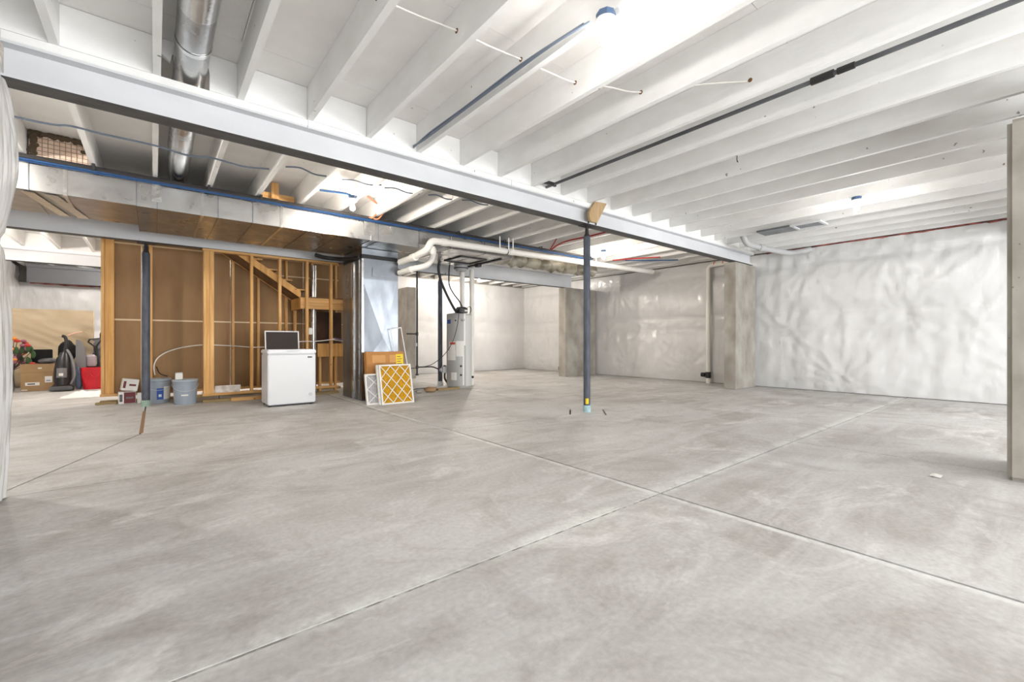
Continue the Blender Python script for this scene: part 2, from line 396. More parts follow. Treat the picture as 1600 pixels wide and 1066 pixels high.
# ---- plastic-clad walls
def sheet(name, parent, origin, ud, nrm, L, z0, z1, seed, res=0.06, pins=None, amp=1.0, m=None):
    rnd = random.Random(seed); origin = Vector(origin); ud = Vector(ud); nrm = Vector(nrm)
    if pins is None:
        pins = []
        u = 0.3
        while u < L:
            pins.append((u, rnd.choice((0.25, 0.4, 2.55, 2.6, 1.42)) + rnd.uniform(-.08,.08), rnd.uniform(.6,1.2), rnd.randint(5,9)))
            u += rnd.uniform(0.5, 1.0)
    def disp(u, z):
        d = 0.0
        for a, b in ((0.02,1.24),(1.24,1.54),(1.54,2.50),(2.50,2.86)):
            if a <= z < b:
                t = (z-a)/(b-a)*2-1; h = 0.05 if (b-a) > 0.6 else 0.016
                d += h*(1-t**4)
        d += 0.030*noise.noise(Vector((u*0.7+seed, z*0.9, seed)))
        d += 0.012*noise.noise(Vector((u*5.0, z*1.3+seed, 3.1)))
        d += 0.006*noise.noise(Vector((u*11.0+z*4, z*3.0+seed, 7.7)))
        d += 0.022*(0.5-abs(noise.noise(Vector((u*1.9+z*0.9+seed, z*1.8-u*0.5, 4.4)))*2))*0.5
        d += 0.010*(0.5-abs(noise.noise(Vector((u*5.2+z*1.5, z*3.6-u*1.2+seed, 8.8)))*2))
        for pu, pz, s, n in pins:
            du, dz = u-pu, z-pz; r = math.hypot(du, dz)
            if r < 1.9:
                th = math.atan2(dz, du) + 0.25*noise.noise(Vector((u*1.5, z*1.5, pu)))
                wv = math.sin(n*th+pu*3)
                d += s*0.026*math.exp(-r/0.55)*min(1.0, r/0.12)*((1-abs(wv))**2-0.3) - 0.022*math.exp(-(r/0.12)**2)
        return d*amp
    nu = max(2, int(L/res)); nv = max(2, int((z1-z0)/res))
    def fn(a, b):
        u = a*L; z = z0 + b*(z1-z0)
        return origin + ud*u + Vector((0,0,z)) + nrm*disp(u, z)
    o = B().grid(fn, nu, nv).build(name, m or PLAST, parent, angle=180)
    return o
def wall(name, label, x0, x1, y0, y1):
    o = box(name, WALLC, None, x0, x1, y0, y1, -0.1, ZJ+0.27)
    return props(o, label, 'wall', kind='structure')
T = 0.05
wr = wall('wall_right', 'long right basement wall under wrinkled white plastic insulation', XR+T, XR+0.3, YN-0.3, YB+0.3)
pins_r = [(0.55+4.6,2.62,1.2,7),(1.8+4.6,2.58,1.2,7),(3.0+4.6,2.45,1.2,8),(2.55+4.6,0.20,1.6,8),(3.45+4.6,1.16,1.0,7),(1.6+4.6,1.40,0.8,6),(0.9+4.6,1.30,0.8,6),
          (0.2+4.6,0.4,1.2,7),(5.0+4.6,2.5,1,7),(5.6+4.6,0.35,1,7),(6.3+4.6,2.55,1,7),(6.6+4.6,1.25,1.2,8),(7.2+4.6,0.3,1,6),(7.6+4.6,2.4,1.2,8),(9.0+4.6,0.3,1,6),(9.6+4.6,2.5,1,7),(10.6+4.6,1.4,1,7),(11.0+4.6,0.4,1,6)]
sheet('vapor_barrier', wr, (XR,YN,0), (0,1,0), (-1,0,0), YB-YN, 0.01, 2.80, 1, res=0.045, pins=pins_r)
wb = wall('wall_back', 'far back wall under white plastic behind the water heater', XJ-0.3, XR+0.3, YB+T, YB+0.3)
sheet('vapor_barrier', wb, (XJ,YB,0), (1,0,0), (0,-1,0), XR-XJ, 0.01, 2.80, 2)
wf = wall('wall_far', 'farthest wall under white plastic in the storage area', XL-0.3, XJ+0.3, YF+T, YF+0.3)
sheet('vapor_barrier', wf, (XL,YF,0), (1,0,0), (0,-1,0), XJ-XL, 0.01, 2.42, 3)
wj = wall('wall_side', 'return wall beside the storage area', XJ-0.25+0.3, XJ+0.3, YB+T, YF+0.3)
sheet('vapor_barrier', wj, (XJ,YB,0), (0,1,0), (-1,0,0), YF-YB, 0.01, 2.80, 4)
wl = wall('wall_left', 'left basement wall under white plastic', XL-0.3, XL-T, YN-0.3, YF+0.3)
sheet('vapor_barrier', wl, (XL,YN,0), (0,1,0), (1,0,0), YF-YN, 0.01, 2.80, 5, res=0.09)
nbm = B(); xs_ = [XL-0.3] + [v for d in ADDED_DOORS for v in d] + [XR+0.3]
for i_ in range(0, len(xs_), 2): nbm.box(xs_[i_], xs_[i_+1], YN-0.3, YN-T, -0.1, ZJ+0.27)
for a_, b_ in ADDED_DOORS: nbm.box(a_, b_, YN-0.3, YN-T, 2.2, ZJ+0.27); nbm.box(a_, b_, YN-0.3, YN-T, -0.1, 0.1)
wn = props(nbm.build('wall_near', WALLC, None), 'basement wall with two glazed doors behind the viewpoint', 'wall', kind='structure')
for i_ in range(0, len(xs_), 2):
    a_, b_ = max(XL, xs_[i_]), min(XR, xs_[i_+1]); sheet('vapor_barrier', wn, (a_,YN,0), (1,0,0), (0,1,0), b_-a_, 0.01, 2.80, 6+i_, res=0.09)
GLASS = mat('door_glass', (1,1,1,1), 0.0); GLASS.node_tree.nodes['Principled BSDF'].inputs['Transmission Weight'].default_value = 1.0; GLASS.node_tree.nodes['Principled BSDF'].inputs['IOR'].default_value = 1.0
for n_, (a_, b_) in enumerate(ADDED_DOORS):
    dr = thing('door_%d' % (n_+1), ('wide' if n_ else 'narrower')+' glazed patio door in the wall behind the viewpoint', 'door', ((a_+b_)/2, YN-0.2, 0.1), kind='structure')
    fr_ = B(); mid = (a_+b_)/2
    for x_ in (a_, mid-0.025, b_-0.05): fr_.box(x_, x_+0.05, YN-0.24, YN-0.16, 0.1, 2.2)
    for p_, q_ in ((a_+0.05, mid-0.025), (mid+0.025, b_-0.05)): fr_.box(p_, q_, YN-0.24, YN-0.16, 0.1, 0.16); fr_.box(p_, q_, YN-0.24, YN-0.16, 2.14, 2.2)
    fr_.build('door_frame', BEAMW, dr)
    for p_, q_ in ((a_+0.05, mid-0.025), (mid+0.025, b_-0.05)): box('pane', GLASS, dr, p_, q_, YN-0.205, YN-0.199, 0.16, 2.14)
# pink insulation peeping out above the plastic
def fluff(parent, p0, p1, nrm, z, seed, r=0.03):
    rnd = random.Random(seed); p0 = Vector(p0); p1 = Vector(p1); n = int((p1-p0).length/0.12); pts = []; R = []
    for i in range(n+1):
        pts.append(p0.lerp(p1, i/n)+Vector((0,0,z+rnd.uniform(-.012,.012)))+Vector(nrm)*rnd.uniform(-0.01,0.02)); R.append(r*rnd.uniform(.6,1.1))
    B().tube(pts, R, 7).build('insulation_edge', PINK, parent)
fluff(wr, (XR+0.01,-1,0), (XR+0.01,3.8,0), (-1,0,0), 2.812, 1, 0.016)
fluff(wf, (XL+0.2,YF-0.02,0), (XJ-0.2,YF-0.02,0), (0,-1,0), 2.43, 3, 0.045)
# torn patch in the right wall's plastic
tp = B()
for i in range(7):
    a = 2*PI*i/7; tp.box(9.955, 9.96, 3.43+0.09*math.cos(a)-0.02, 3.43+0.09*math.cos(a)+0.02, 1.16+0.10*math.sin(a)-0.006, 1.16+0.10*math.sin(a)+0.006)
tp.build('tape_patch', GREYL, wr)

# ============================================================ STRUCTURE THINGS
def steel_beam(label, yc, x0, x1, zb, ztop_flange, half, m=BEAMW):
    t = thing('steel_beam', label, 'beam', (x0, yc, zb))
    b = B().box(x0, x1, yc-half, yc+half, zb, zb+0.014)
    b.bm.faces.ensure_lookup_table()
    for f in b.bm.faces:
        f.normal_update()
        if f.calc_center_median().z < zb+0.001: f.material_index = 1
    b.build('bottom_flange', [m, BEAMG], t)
    box('web', m, t, x0, x1, yc-0.006, yc+0.006, zb+0.0141, ztop_flange-0.0141)
    box('top_flange', m, t, x0, x1, yc-half, yc+half, ztop_flange-0.014, ztop_flange)
    box('nailer_plank', WHITE, t, x0, x1, yc-half-0.003, yc+half+0.003, ztop_flange+0.0005, ZJ-0.0005, bevel=0.003)
    for xs in (1.0, 3.2, 6.6):
        if x0 < xs < x1: B().tube([(xs,yc-half-0.004,ztop_flange-0.02),(xs,yc-half-0.004,ZJ)], 0.004, 6).build('nailer_clip', m, t)
    return t
steel_beam('white painted steel beam spanning the near ceiling, resting on the yellow-tagged post', 4.035, -0.715, 9.72, 2.555, 2.775, 0.085)
steel_beam('white painted steel beam behind the silver trunk duct, over the stair framing', 8.45, -2.4, 8.98, 2.43, 2.77, 0.085)
steel_beam('white painted steel beam across the storage area at far left', 12.80, -2.4, 3.2, 2.54, 2.775, 0.085)
gb = thing('steel_beam', 'dark grey bare steel beam against the farthest wall', 'beam', (-2.4, 15.6, 2.40))
GBM = mat('grey_steel', lin(132,134,138), 0.6)
box('bottom_flange', GBM, gb, -2.4, 3.2, 15.52, 15.68, 2.40, 2.414); box('web', GBM, gb, -2.4, 3.2, 15.594, 15.606, 2.4141, 2.76); box('top_flange', GBM, gb, -2.4, 3.2, 15.52, 15.68, 2.7601, ZJ-0.001)
B0 = steel_beam('white painted steel beam carried by the right-hand concrete pier', 0.0, 4.62, 9.9, 2.512, 2.775, 0.085)

def pier(label, x0, x1, y0, y1, z1, bev=0.02):
    b = B().box(x0, x1, y0, y1, 0.0, z1)
    o = b.build('concrete_pier', CONC, None, bevel=bev)
    return props(o, label, 'pier')
pier('concrete pier with a rusty side, carrying the right end of the near beam', 8.97, XR-0.10, 3.99, 4.215, 2.553, 0.008)  # same pier concrete on every side
pier('concrete pier behind the slate post, carrying the far beam', 8.66, XR-0.10, 8.35, 8.62, 2.428, 0.008)
pier('dark concrete pier on the back wall, left of the water heater', 5.03, 5.27, 10.45, YB-0.10, 2.36, 0.008)
pier('tall concrete pier cut by the right edge of the view', 4.605, 5.35, -0.22, 0.205, 2.51, 0.025)

# plastic-wrapped pier at the left edge
wp = thing('wrapped_pier', 'pier wrapped in wrinkled white plastic at the left edge', 'pier', (-1.5, 3.9, 0))
box('core', WALLC, wp, XL+0.12, -0.80, 3.70, 4.08, 0, 2.553)
def wrapfn(a, b):
    z = 0.01 + b*2.72
    # outline of the wrap: front run, rounded end, back run
    t = a*3.0
    x_end, y0, y1, r = -0.715, 3.62, 4.16, 0.10
    if t < 1: p = Vector((XL+0.12 + (x_end-r-XL-0.12)*t, y0, z)); n = Vector((0,-1,0))
    elif t < 2:
        s = t-1
        if s < .2: ang = -PI/2 + (s/.2)*PI/2; p = Vector((x_end-r+r*math.cos(ang), y0+r+r*math.sin(ang), z)); n = Vector((math.cos(ang), math.sin(ang), 0))
        elif s < .8: p = Vector((x_end, y0+r+(y1-y0-2*r)*(s-.2)/.6, z)); n = Vector((1,0,0))
        else: ang = (s-.8)/.2*PI/2; p = Vector((x_end-r+r*math.cos(ang), y1-r+r*math.sin(ang), z)); n = Vector((math.cos(ang), math.sin(ang), 0))
    else: p = Vector((x_end-r + (XL+0.12-x_end+r)*(t-2), y1, z)); n = Vector((0,1,0))
    bul = 0.05*math.sin(PI*min(1,max(0,(z-1.6)/1.0)))*(1 if z > 1.6 else 0) + 0.03*math.sin(PI*min(1,z/1.55))*(1 if z < 1.55 else 0)
    if z > 2.5: bul -= 0.10*(z-2.5)
    d = bul + 0.018*noise.noise(Vector((t*6, z*1.1, 1.3))) + 0.011*noise.noise(Vector((t*22+z*2.0, z*2.2, 5.0))) + 0.006*noise.noise(Vector((t*50-z*5, z*4, 9.0)))
    d -= 0.02*math.exp(-((z-1.58)/0.04)**2)
    return p + n*d
B().grid(wrapfn, 130, 70).build('plastic_wrap', PLAST, wp, angle=180)

def steel_post(label, x, y, ztop, r, tag=False, sleeve=None):
    t = thing('steel_post', label, 'post', (x, y, 0))
    B().lathe([(r,0.09),(r,ztop-0.16),(r*0.9,ztop-0.15)], (x,y,0), 20).build('tube', STEELD, t)
    B().lathe([(r*1.16,0.0),(r*1.16,0.088),(r*1.02,0.092)], (x,y,0), 20).build('base_sleeve', sleeve or GREYL, t)
    B().lathe([(r*0.92,ztop-0.149),(r*0.55,ztop-0.11),(r*0.45,ztop-0.012)], (x,y,0), 16).build('jack_screw', IRON, t)
    box('cap_plate', IRON, t, x-0.10, x+0.10, y-0.07, y+0.07, ztop-0.0115, ztop-0.001)
    for s in (-1, 1): B().lathe([(0.012,0),(0.012,0.02)], (x+s*0.075, y-0.095, ztop+0.004), 6).build('bolt', IRON, t)
    if tag:
        box('yellow_tag', LYEL, t, x-0.062, x-0.022, y-r-0.004, y-r+0.018, 0.115, 0.19)
    return t
SLV = mat('sleeve_aqua', lin(176,206,212), 0.6, col2=lin(150,180,186), scale=(20,20,20))
SLV2 = mat('sleeve_mint', lin(166,190,172), 0.6, col2=lin(140,160,146), scale=(20,20,20))
steel_post('slate steel post with yellow tag and pale blue base under the near beam', 4.60, 4.035, 2.553, 0.047, True, SLV)
steel_post('slate steel post with mint base in front of the grey buckets', -0.105, 8.50, 2.428, 0.050, False, SLV2)
steel_post('dark steel post just behind the water heater', 4.84, 8.45, 2.428, 0.050, False, GREYL)

# raw wood brace on the near beam
bb = B(); bb.prism([(4.50,3.938,2.63),(4.50,3.938,2.70),(4.62,3.938,2.855),(4.86,3.938,2.875),(4.66,3.938,2.572),(4.53,3.938,2.572)], (0,-0.038,0))
props(bb.build('wood_brace', mat('brace_wood', lin(190,162,122), 0.7, col2=lin(172,142,102), scale=(20,20,4)), None, bevel=0.002), 'raw tan wood block wedged on the near beam above its post', 'wood block')

# ============================================================ STAIR FRAMING
fw = thing('framed_partition', 'open stud wall in front of the stairs, behind the white freezer', 'stud wall', (1.6, 8.44, 0))
box('floor_plate', TREATED, fw, 0.58, 2.66, 8.37, 8.50, 0.0, 0.042, bevel=0.003)
box('bottom_plate', WOODX, fw, 0.58, 2.66, 8.40, 8.489, 0.105, 0.143, bevel=0.002)
box('top_plate', WOODX, fw, 0.58, 2.66, 8.40, 8.489, 2.389, 2.427, bevel=0.002)
for xs in (0.80, 1.6, 2.3): B().tube([(xs,8.44,0.042),(xs,8.44,0.105)], 0.006, 6).build('spike', IRON, fw)
sm = {}
def stud(parent, x0, x1, y0, y1, z0, z1, m=WOODZ):
    box('stud', m, parent, x0, x1, y0, y1, z0, z1, bevel=0.002)
stud(fw, 0.592, 0.630, 8.40, 8.56, 0.144, 2.388); stud(fw, 0.6305, 0.672, 8.394, 8.489, 0.144, 2.388, WOODO); stud(fw, 0.674, 0.728, 8.385, 8.474, 0.144, 2.388)
for x in (1.232, 1.655, 2.095, 2.513): stud(fw, x, x+0.04, 8.40, 8.489, 0.144, 2.388, WOODO if x == 1.232 else WOODZ)
box('outlet_box', PAPER, fw, 2.136, 2.20, 8.388, 8.44, 1.085, 1.205, bevel=0.004)

bw = thing('framed_partition', 'long stud wall with brown board sheathing behind the stairs', 'stud wall', (1.1, 9.3, 0))
box('floor_plate', TREATED, bw, -0.66, 2.96, 9.22, 9.36, 0.0, 0.042, bevel=0.003)
box('bottom_plate', WOODX, bw, -0.66, 2.96, 9.25, 9.339, 0.105, 0.143, bevel=0.002)
box('top_plate', WOODX, bw, -0.66, 2.96, 9.25, 9.339, 2.60, 2.64, bevel=0.002)
stud(bw, -0.648, -0.608, 9.25, 9.339, 0.144, 2.599); stud(bw, -0.607, -0.497, 9.29, 9.339, 0.144, 2.599, WOODO)
for x in (-0.072, 1.066, 1.466, 1.936, 2.40, 2.86): stud(bw, x, x+0.04, 9.25, 9.339, 0.144, 2.599)
px = [-0.655, -0.165, 1.055, 2.275, 3.36]
for a, b in zip(px, px[1:]):
    for z0, z1 in ((0.105, 1.308), (1.314, 2.528), (2.534, 2.70)):
        box('sheathing_panel', KRAFT, bw, a+0.003, b-0.003, 9.341, 9.353, z0, z1)
for z in (1.311, 2.531): box('seam_tape', TAPE, bw, -0.497, 2.96, 9.3385, 9.3408, z-0.013, z+0.013)
box('seam_tape', TAPE, bw, 1.70, 2.95, 9.3380, 9.3405, 2.21, 2.232)
box('seam_tape', TAPE, bw, -0.178, -0.158, 9.3370, 9.3402, 0.15, 2.59)
box('nailing_strip', WOODX, bw, -0.16, -0.073, 9.30, 9.338, 0.46, 0.485)
# loose scraps of lumber lying in the gap under the walls
for i, (x0, x1, y0, y1, z0, z1, m, lb) in enumerate([
        (-0.70,-0.46,9.10,9.15,0.0,0.035,TREATED,'short lumber scrap under the left corner of the brown stud wall'),
        (0.95,1.55,8.31,8.345,0.001,0.06,WOODX,'thin pale lath lying along the freezer side of the stud wall plate')]):
    props(box('lumber_scrap', m, None, x0,x1,y0,y1,z0,z1,bevel=0.003), lb, 'lumber')
props(box('marble_offcut', mat('offcut_white', lin(214,206,198), 0.5, col2=lin(180,168,158), scale=(14,14,14)), None, 0.74, 1.09, 8.405, 8.425, 0.1435, 0.255, bevel=0.003), 'white board offcut standing on the stud wall bottom plate', 'offcut')

st = thing('stair_flight', 'underside of a wooden stair flight with its landing inside the framing', 'stairs', (1.5, 8.9, 0))
def slope(x): return 2.41 - 0.675*(x-1.05)
def strg(y0, y1, dz0, dz1, xa, xb, name, m):
    B().hexa([(xa,y0,slope(xa)+dz0),(xb,y0,slope(xb)+dz0),(xb,y1,slope(xb)+dz0),(xa,y1,slope(xa)+dz0),
              (xa,y0,slope(xa)+dz1),(xb,y0,slope(xb)+dz1),(xb,y1,slope(xb)+dz1),(xa,y1,slope(xa)+dz1)]).build(name, m, st, bevel=0.002)
strg(8.54, 8.58, 0.0, 0.125, 0.62, 2.04, 'stringer', WOODO)
strg(9.205, 9.245, 0.0, 0.125, 0.62, 2.04, 'stringer', WOODX)
strg(8.581, 9.204, 0.012, 0.03, 0.62, 2.04, 'soffit_panel', SOFFIT)
for k in range(6):
    x = 0.72 + 0.235*k
    box('tread', WOODX, st, x, x+0.25, 8.581, 9.204, slope(x)+0.045, slope(x)+0.07)
box('landing_rim', WOODX, st, 2.03, 2.95, 8.53, 8.57, 1.555, 1.755, bevel=0.002)
box('landing_rim', WOODO, st, 2.03, 2.07, 8.571, 9.245, 1.555, 1.755, bevel=0.002)
box('landing_deck', SOFFIT, st, 2.03, 2.95, 8.53, 9.245, 1.756, 1.776)
for x in (2.4, 2.8): box('landing_joist', WOODX, st, x, x+0.04, 8.571, 9.245, 1.58, 1.755)
for x in (2.06, 2.33): box('landing_post', WOODZ, st, x, x+0.04, 9.12, 9.21, 0.143, 1.554, bevel=0.002)
box('lower_rim', WOODO, st, 2.42, 2.97, 8.88, 8.92, 0.665, 0.92, bevel=0.002)
box('lower_deck', SOFFIT, st, 2.42, 2.97, 8.921, 9.24, 0.90, 0.92)
for x in (2.46, 2.75): box('landing_post', WOODZ, st, x, x+0.04, 8.93, 9.0, 0.0, 0.89, bevel=0.002)
box('dark_backing', mat('dark_board', lin(74,50,36), 0.9, col2=lin(58,38,28), scale=(6,6,6)), st, 2.38, 2.97, 9.215, 9.235, 0.93, 1.55)  # same brown board, its colour darkened for the landing's shade
B().tube([(2.30,8.72,0.02),(2.30,8.72,2.38)], 0.047, 16).build('flue_pipe', GALV, st)
for z in (0.8, 1.6): B().tube([(2.30,8.72,z),(2.30,8.72,z+0.03)], 0.050, 16).build('pipe_collar', GALV, st)
def cable(name, m, pts, r, label, cat='cable', group=None, k=6, n=8):
    return props(B().tube(smoothpath(pts, k), r, n).build(name, m, None), label, cat, group)
cable('cable', CABW, [(0.0,9.22,0.42),(-0.01,9.2,0.58),(0.06,9.22,0.72),(0.25,9.235,0.83),(0.6,9.235,0.90),(1.05,9.235,0.885),(1.42,9.235,0.855),(1.9,9.235,0.86)], 0.009, 'pale cable arching along the brown sheathing above the buckets')
cable('cable', BLACK, [(0.02,9.19,0.55),(0.05,9.12,0.46),(0.10,9.08,0.42),(0.16,9.06,0.40)], 0.008, 'short dark cable tail hanging behind the bucket with the blue label')
cable('cable', CABW, [(1.71,8.36,0.84),(1.80,8.34,0.92),(2.0,8.37,0.96),(2.25,8.37,0.965),(2.56,8.37,1.0),(2.58,8.6,1.0),(2.9,8.75,0.96)], 0.008, 'white cable looping from the freezer to the last open stud')
cable('cable', mat('lilac_cable', lin(150,132,170), 0.5), [(2.50,8.62,0.98),(2.62,8.64,1.02),(2.78,8.66,1.0),(2.96,8.7,0.99)], 0.007, 'lilac cable beside the last stud at the stair framing')

# ============================================================ DUCTS
td = thing('trunk_duct', 'long rectangular galvanised trunk duct hung below the joists', 'duct', (1.2, 7.1, 2.48))
box('duct_body', GALV, td, -2.4, -0.16, 6.44, 7.52, 2.48, 2.742, bevel=0.004)
box('duct_body', GALV, td, -0.159, 3.30, 6.44, 7.90, 2.478, 2.744, bevel=0.004)
box('duct_body', GALV, td, 3.301, 5.28, 6.45, 7.88, 2.535, 2.756, bevel=0.004)
for i, x in enumerate((-1.9,-1.45,-0.98,-0.72,-0.16,0.02,0.44,0.60,0.97,1.30,1.62,2.05,2.52,2.62,3.30,3.9,4.6,5.2)):
    yb = 7.525 if x < -0.16 else 7.905; zb = 2.472 if x < 3.3 else 2.529
    wdt = 0.03 if i % 3 == 0 else 0.008
    B().box(x-wdt/2, x+wdt/2, 6.432, yb, zb, zb+0.0045).box(x-wdt/2, x+wdt/2, 6.432, 6.4385, zb+0.0046, 2.748).build('seam_strip', FOIL if wdt > 0.02 else GALVD, td)
for x0, x1 in ((-0.03,0.06),(2.40,2.56)):
    box('tape_patch', FOIL, td, x0, x1, 6.4262, 6.4312, 2.55, 2.75)
for a in (-1.05, -0.88):
    B().hexa([(a,6.50,2.4715),(a+0.10,6.50,2.4715),(a+0.26,7.50,2.4715),(a+0.16,7.50,2.4715),(a,6.50,2.4735),(a+0.10,6.50,2.4735),(a+0.26,7.50,2.4735),(a+0.16,7.50,2.4735)]).build('mastic_patch', FOIL, td)
# access opening frame on the bottom near the right end
fr = B(); x0,x1,y0,y1 = 4.35,4.95,6.85,7.45
fr.box(x0,x1,y0,y0+0.03,2.515,2.534).box(x0,x1,y1-0.03,y1,2.515,2.534).box(x0,x0+0.03,y0+0.03,y1-0.03,2.515,2.534).box(x1-0.03,x1,y0+0.03,y1-0.03,2.515,2.534)
fr.build('access_frame', IRON, td)
box('hanger_bracket', IRON, td, 5.05, 5.13, 7.3, 7.42, 2.47, 2.534); box('hanger_strap', IRON, td, 5.08, 5.11, 6.6, 7.9, 2.515, 2.534)
box('hanger_strap', GALVD, td, 3.62, 3.72, 6.42, 7.9, 2.518, 2.5285)

pl = thing('return_plenum', 'tall galvanised sheet-metal plenum standing from floor to trunk duct', 'duct', (2.9, 7.49, 0))
X0,X1,Y0,Y1 = 2.59,3.21,7.03,7.95
box('plenum_body', GALVD, pl, X0,X1,Y0+0.0605,Y1,0.0,2.31, bevel=0.006)
# folded front skin: a shallow cross-break sinks towards one point
yf = Y0-0.002; fs = B(); V_ = lambda *p: fs.bm.verts.new(p)
b0,b1,l0,l1,u0,u1,t0,t1 = V_(X0,Y0,0),V_(X1,Y0,0),V_(X0,Y0,0.55),V_(X1,Y0,0.55),V_(X0,Y0,1.98),V_(X1,Y0,1.98),V_(X0,Y0,2.31),V_(X1,Y0,2.31)
ct = V_(2.96,Y0+0.035,1.02)
k = [V_(X0,Y0+0.06,0),V_(X1,Y0+0.06,0),V_(X0,Y0+0.06,2.31),V_(X1,Y0+0.06,2.31)]
for q in ([b0,b1,l1,l0],[l0,l1,ct],[l1,u1,ct],[u1,u0,ct],[u0,l0,ct],[u0,u1,t1,t0],[b0,l0,u0,t0,k[2],k[0]],[b1,k[1],k[3],t1,u1,l1],[t0,t1,k[3],k[2]],[b0,k[0],k[1],b1]): fs._face(q)
fs.build('front_panel', GALVD, pl, smooth=False)
box('access_door', GALVD, pl, 2.76, 3.07, yf-0.012, yf-0.001, 2.02, 2.17, bevel=0.004)
box('corner_seam', FOIL, pl, X0-0.006, X0+0.028, Y0-0.008, Y0-0.0062, 0.02, 2.30)
box('side_seam', FOIL, pl, X0-0.012, X0-0.0005, 7.38, 7.46, 0.0, 2.30); box('side_seam', GALV, pl, X0-0.010, X0-0.0005, 7.14, 7.17, 0.0, 2.30)
box('side_panel', GALV, pl, X0-0.010, X0-0.0005, 7.50, 7.90, 1.70, 2.28, bevel=0.003)
box('canvas_collar', BLACK, pl, X0+0.0, X1, Y0+0.0, Y1, 2.311, 2.375, bevel=0.012)
box('top_collar', GALVD, pl, X0+0.0, X1, Y0+0.0, 7.89, 2.376, 2.4715)
B().tube(smoothpath([(2.585,7.1,2.33),(2.56,7.5,2.36),(2.50,7.85,2.40),(2.3,7.98,2.42),(2.15,8.05,2.46)],5), 0.035, 10).build('canvas_tail', BLACK, pl)

rd = thing('round_duct', 'silver round duct running between the joists over the near beam', 'duct', (0.20, 3.2, 2.955))
segs = [(-0.9,0.7),(0.72,2.2),(2.22,3.6)]
for a, b in segs: B().tube([(0.20,a,2.958),(0.20,b-0.03,2.958)], 0.100, 28).build('duct_section', GALVR, rd)
B().tube([(0.20,3.58,2.958),(0.20,5.0,2.958),(0.20,5.75,2.95),(0.205,6.05,2.945),(0.21,6.38,2.94),(0.21,6.60,2.85)], [0.1]*4+[0.098,0.07], 28).build('duct_section', GALVR, rd)
for y in (0.7,2.2,3.6,4.6,5.6): B().tube([(0.20,y-0.025,2.956),(0.20,y+0.015,2.956)], 0.1035, 28).build('duct_collar', FOIL, rd)
for i in range(2):
    B().tube([(0.20+0.0,1.0+i*1.7,2.957),(0.20,1.5+i*1.7,2.957)], 0.1018, 28, cap=False).build('tape_patch', FOIL, rd)

iw = B(); pts = []; R = []
for i in range(30):
    x = 5.3+i*0.105; pts.append((x, 7.15+0.05*math.sin(i*1.7), 2.67+0.018*math.sin(i*2.3))); R.append(0.12+0.022*math.sin(i*2.9)+0.012*math.sin(i*1.3))
flexo = iw.tube(pts, R, 22).build('insulated_flex_duct', WRAP, None)
props(flexo, 'wrinkled insulated flexible duct past the end of the trunk duct', 'duct')

# ============================================================ PIPES UNDER JOISTS
pv = thing('pvc_vent_pipe', 'long white plastic vent pipe running along the trunk duct to the right wall', 'pipe', (6.5, 6.25, 2.6))
main = [(3.215,6.95,2.30),(3.26,6.55,2.33),(3.36,6.27,2.42),(3.42,6.25,2.57),(3.62,6.25,2.575),(6.8,6.25,2.625),(9.55,6.25,2.68)]
B().tube(elbowed(main, 0.12), 0.055, 18).build('pipe_run', PVC, pv)
for a, d in (((3.60,6.25,2.575),(0.1,0,0.002)),((7.0,6.25,2.629),(0.12,0,.002)),((5.0,6.25,2.5975),(0.1,0,0.002)),((3.25,6.6,2.325),(0.02,-0.1,0.006))):
    B().tube([a, Vector(a)+Vector(d)], 0.063, 18).build('coupling', PVC, pv)
for x in (4.75, 4.95, 5.05, 7.35):
    B().box(x-0.012,x+0.012,6.186,6.19,2.56+(x-3.6)*0.0175,2.83).build('strap', PVC, pv)
for x, z in ((4.95,2.60),(7.05,2.632)): B().tube([(x-0.006,6.25,z),(x+0.006,6.25,z)], 0.066, 16).build('clamp', IRON, pv)
pv2 = thing('pvc_vent_pipe', 'short white plastic vent pipe turning up below the long one, beside the plenum', 'pipe', (3.4, 6.6, 2.2))
B().tube(elbowed([(3.215,6.98,2.125),(3.28,6.62,2.15),(3.50,6.52,2.22),(3.585,6.50,2.36),(3.585,6.50,2.534)], 0.11), 0.048, 18).build('pipe_run', PVC, pv2)
B().tube([(3.26,6.72,2.141),(3.275,6.64,2.148)], 0.054, 18).build('coupling', PVC, pv2); B().tube([(3.585,6.50,2.42),(3.585,6.50,2.50)], 0.055, 18).build('coupling', PVC, pv2)
# supply lines under joists, along the front of the trunk duct
for i, (yy, zz, r, m, lb) in enumerate([(6.385,2.770,0.016,BLUE,'upper blue water line along the front of the trunk duct'),
                                        (6.415,2.806,0.019,IRON,'black pipe under the joists, above the blue water lines'),  # black run put in for the dark shadow band
                                        (6.350,2.775,0.011,IRON,'thin black line beside the blue water lines'),
                                        (6.424,2.763,0.014,BLUE,'lower blue water line resting on the trunk duct edge')]):
    pts = []; x = -2.35
    while x < 7.6: pts.append((x, yy+0.002*math.sin(x*2.1+i), zz+0.002*math.sin(x*1.7+2*i))); x += 0.35
    props(B().tube(pts, r, 10).build('water_line', m, None), lb, 'pipe')
for n, x in enumerate((-0.5,0.5,1.05,4.0,5.0,5.9)):
    t = props(box('pipe_hanger', BLACK if n % 2 else BLUE, None, x-0.012, x+0.012, 6.335, 6.45, 2.822, 2.829), ['leftmost','second from left','third from left','fourth from left','fifth from left','rightmost'][n]+' of the six small clips holding the water lines', 'clip', 'clips on the water lines')
    B().box(x-0.012,x+0.012,6.331,6.335,2.75,2.8285).build('clip_leg', BLACK, t)
cable('red_water_line', RED, [(6.15,6.32,2.80),(6.07,6.0,2.85),(6.04,5.7,2.86),(6.08,5.3,2.86),(6.095,4.8,2.87),(6.095,4.25,2.87)], 0.014, 'red water line curving along a joist beyond the near beam', 'pipe')
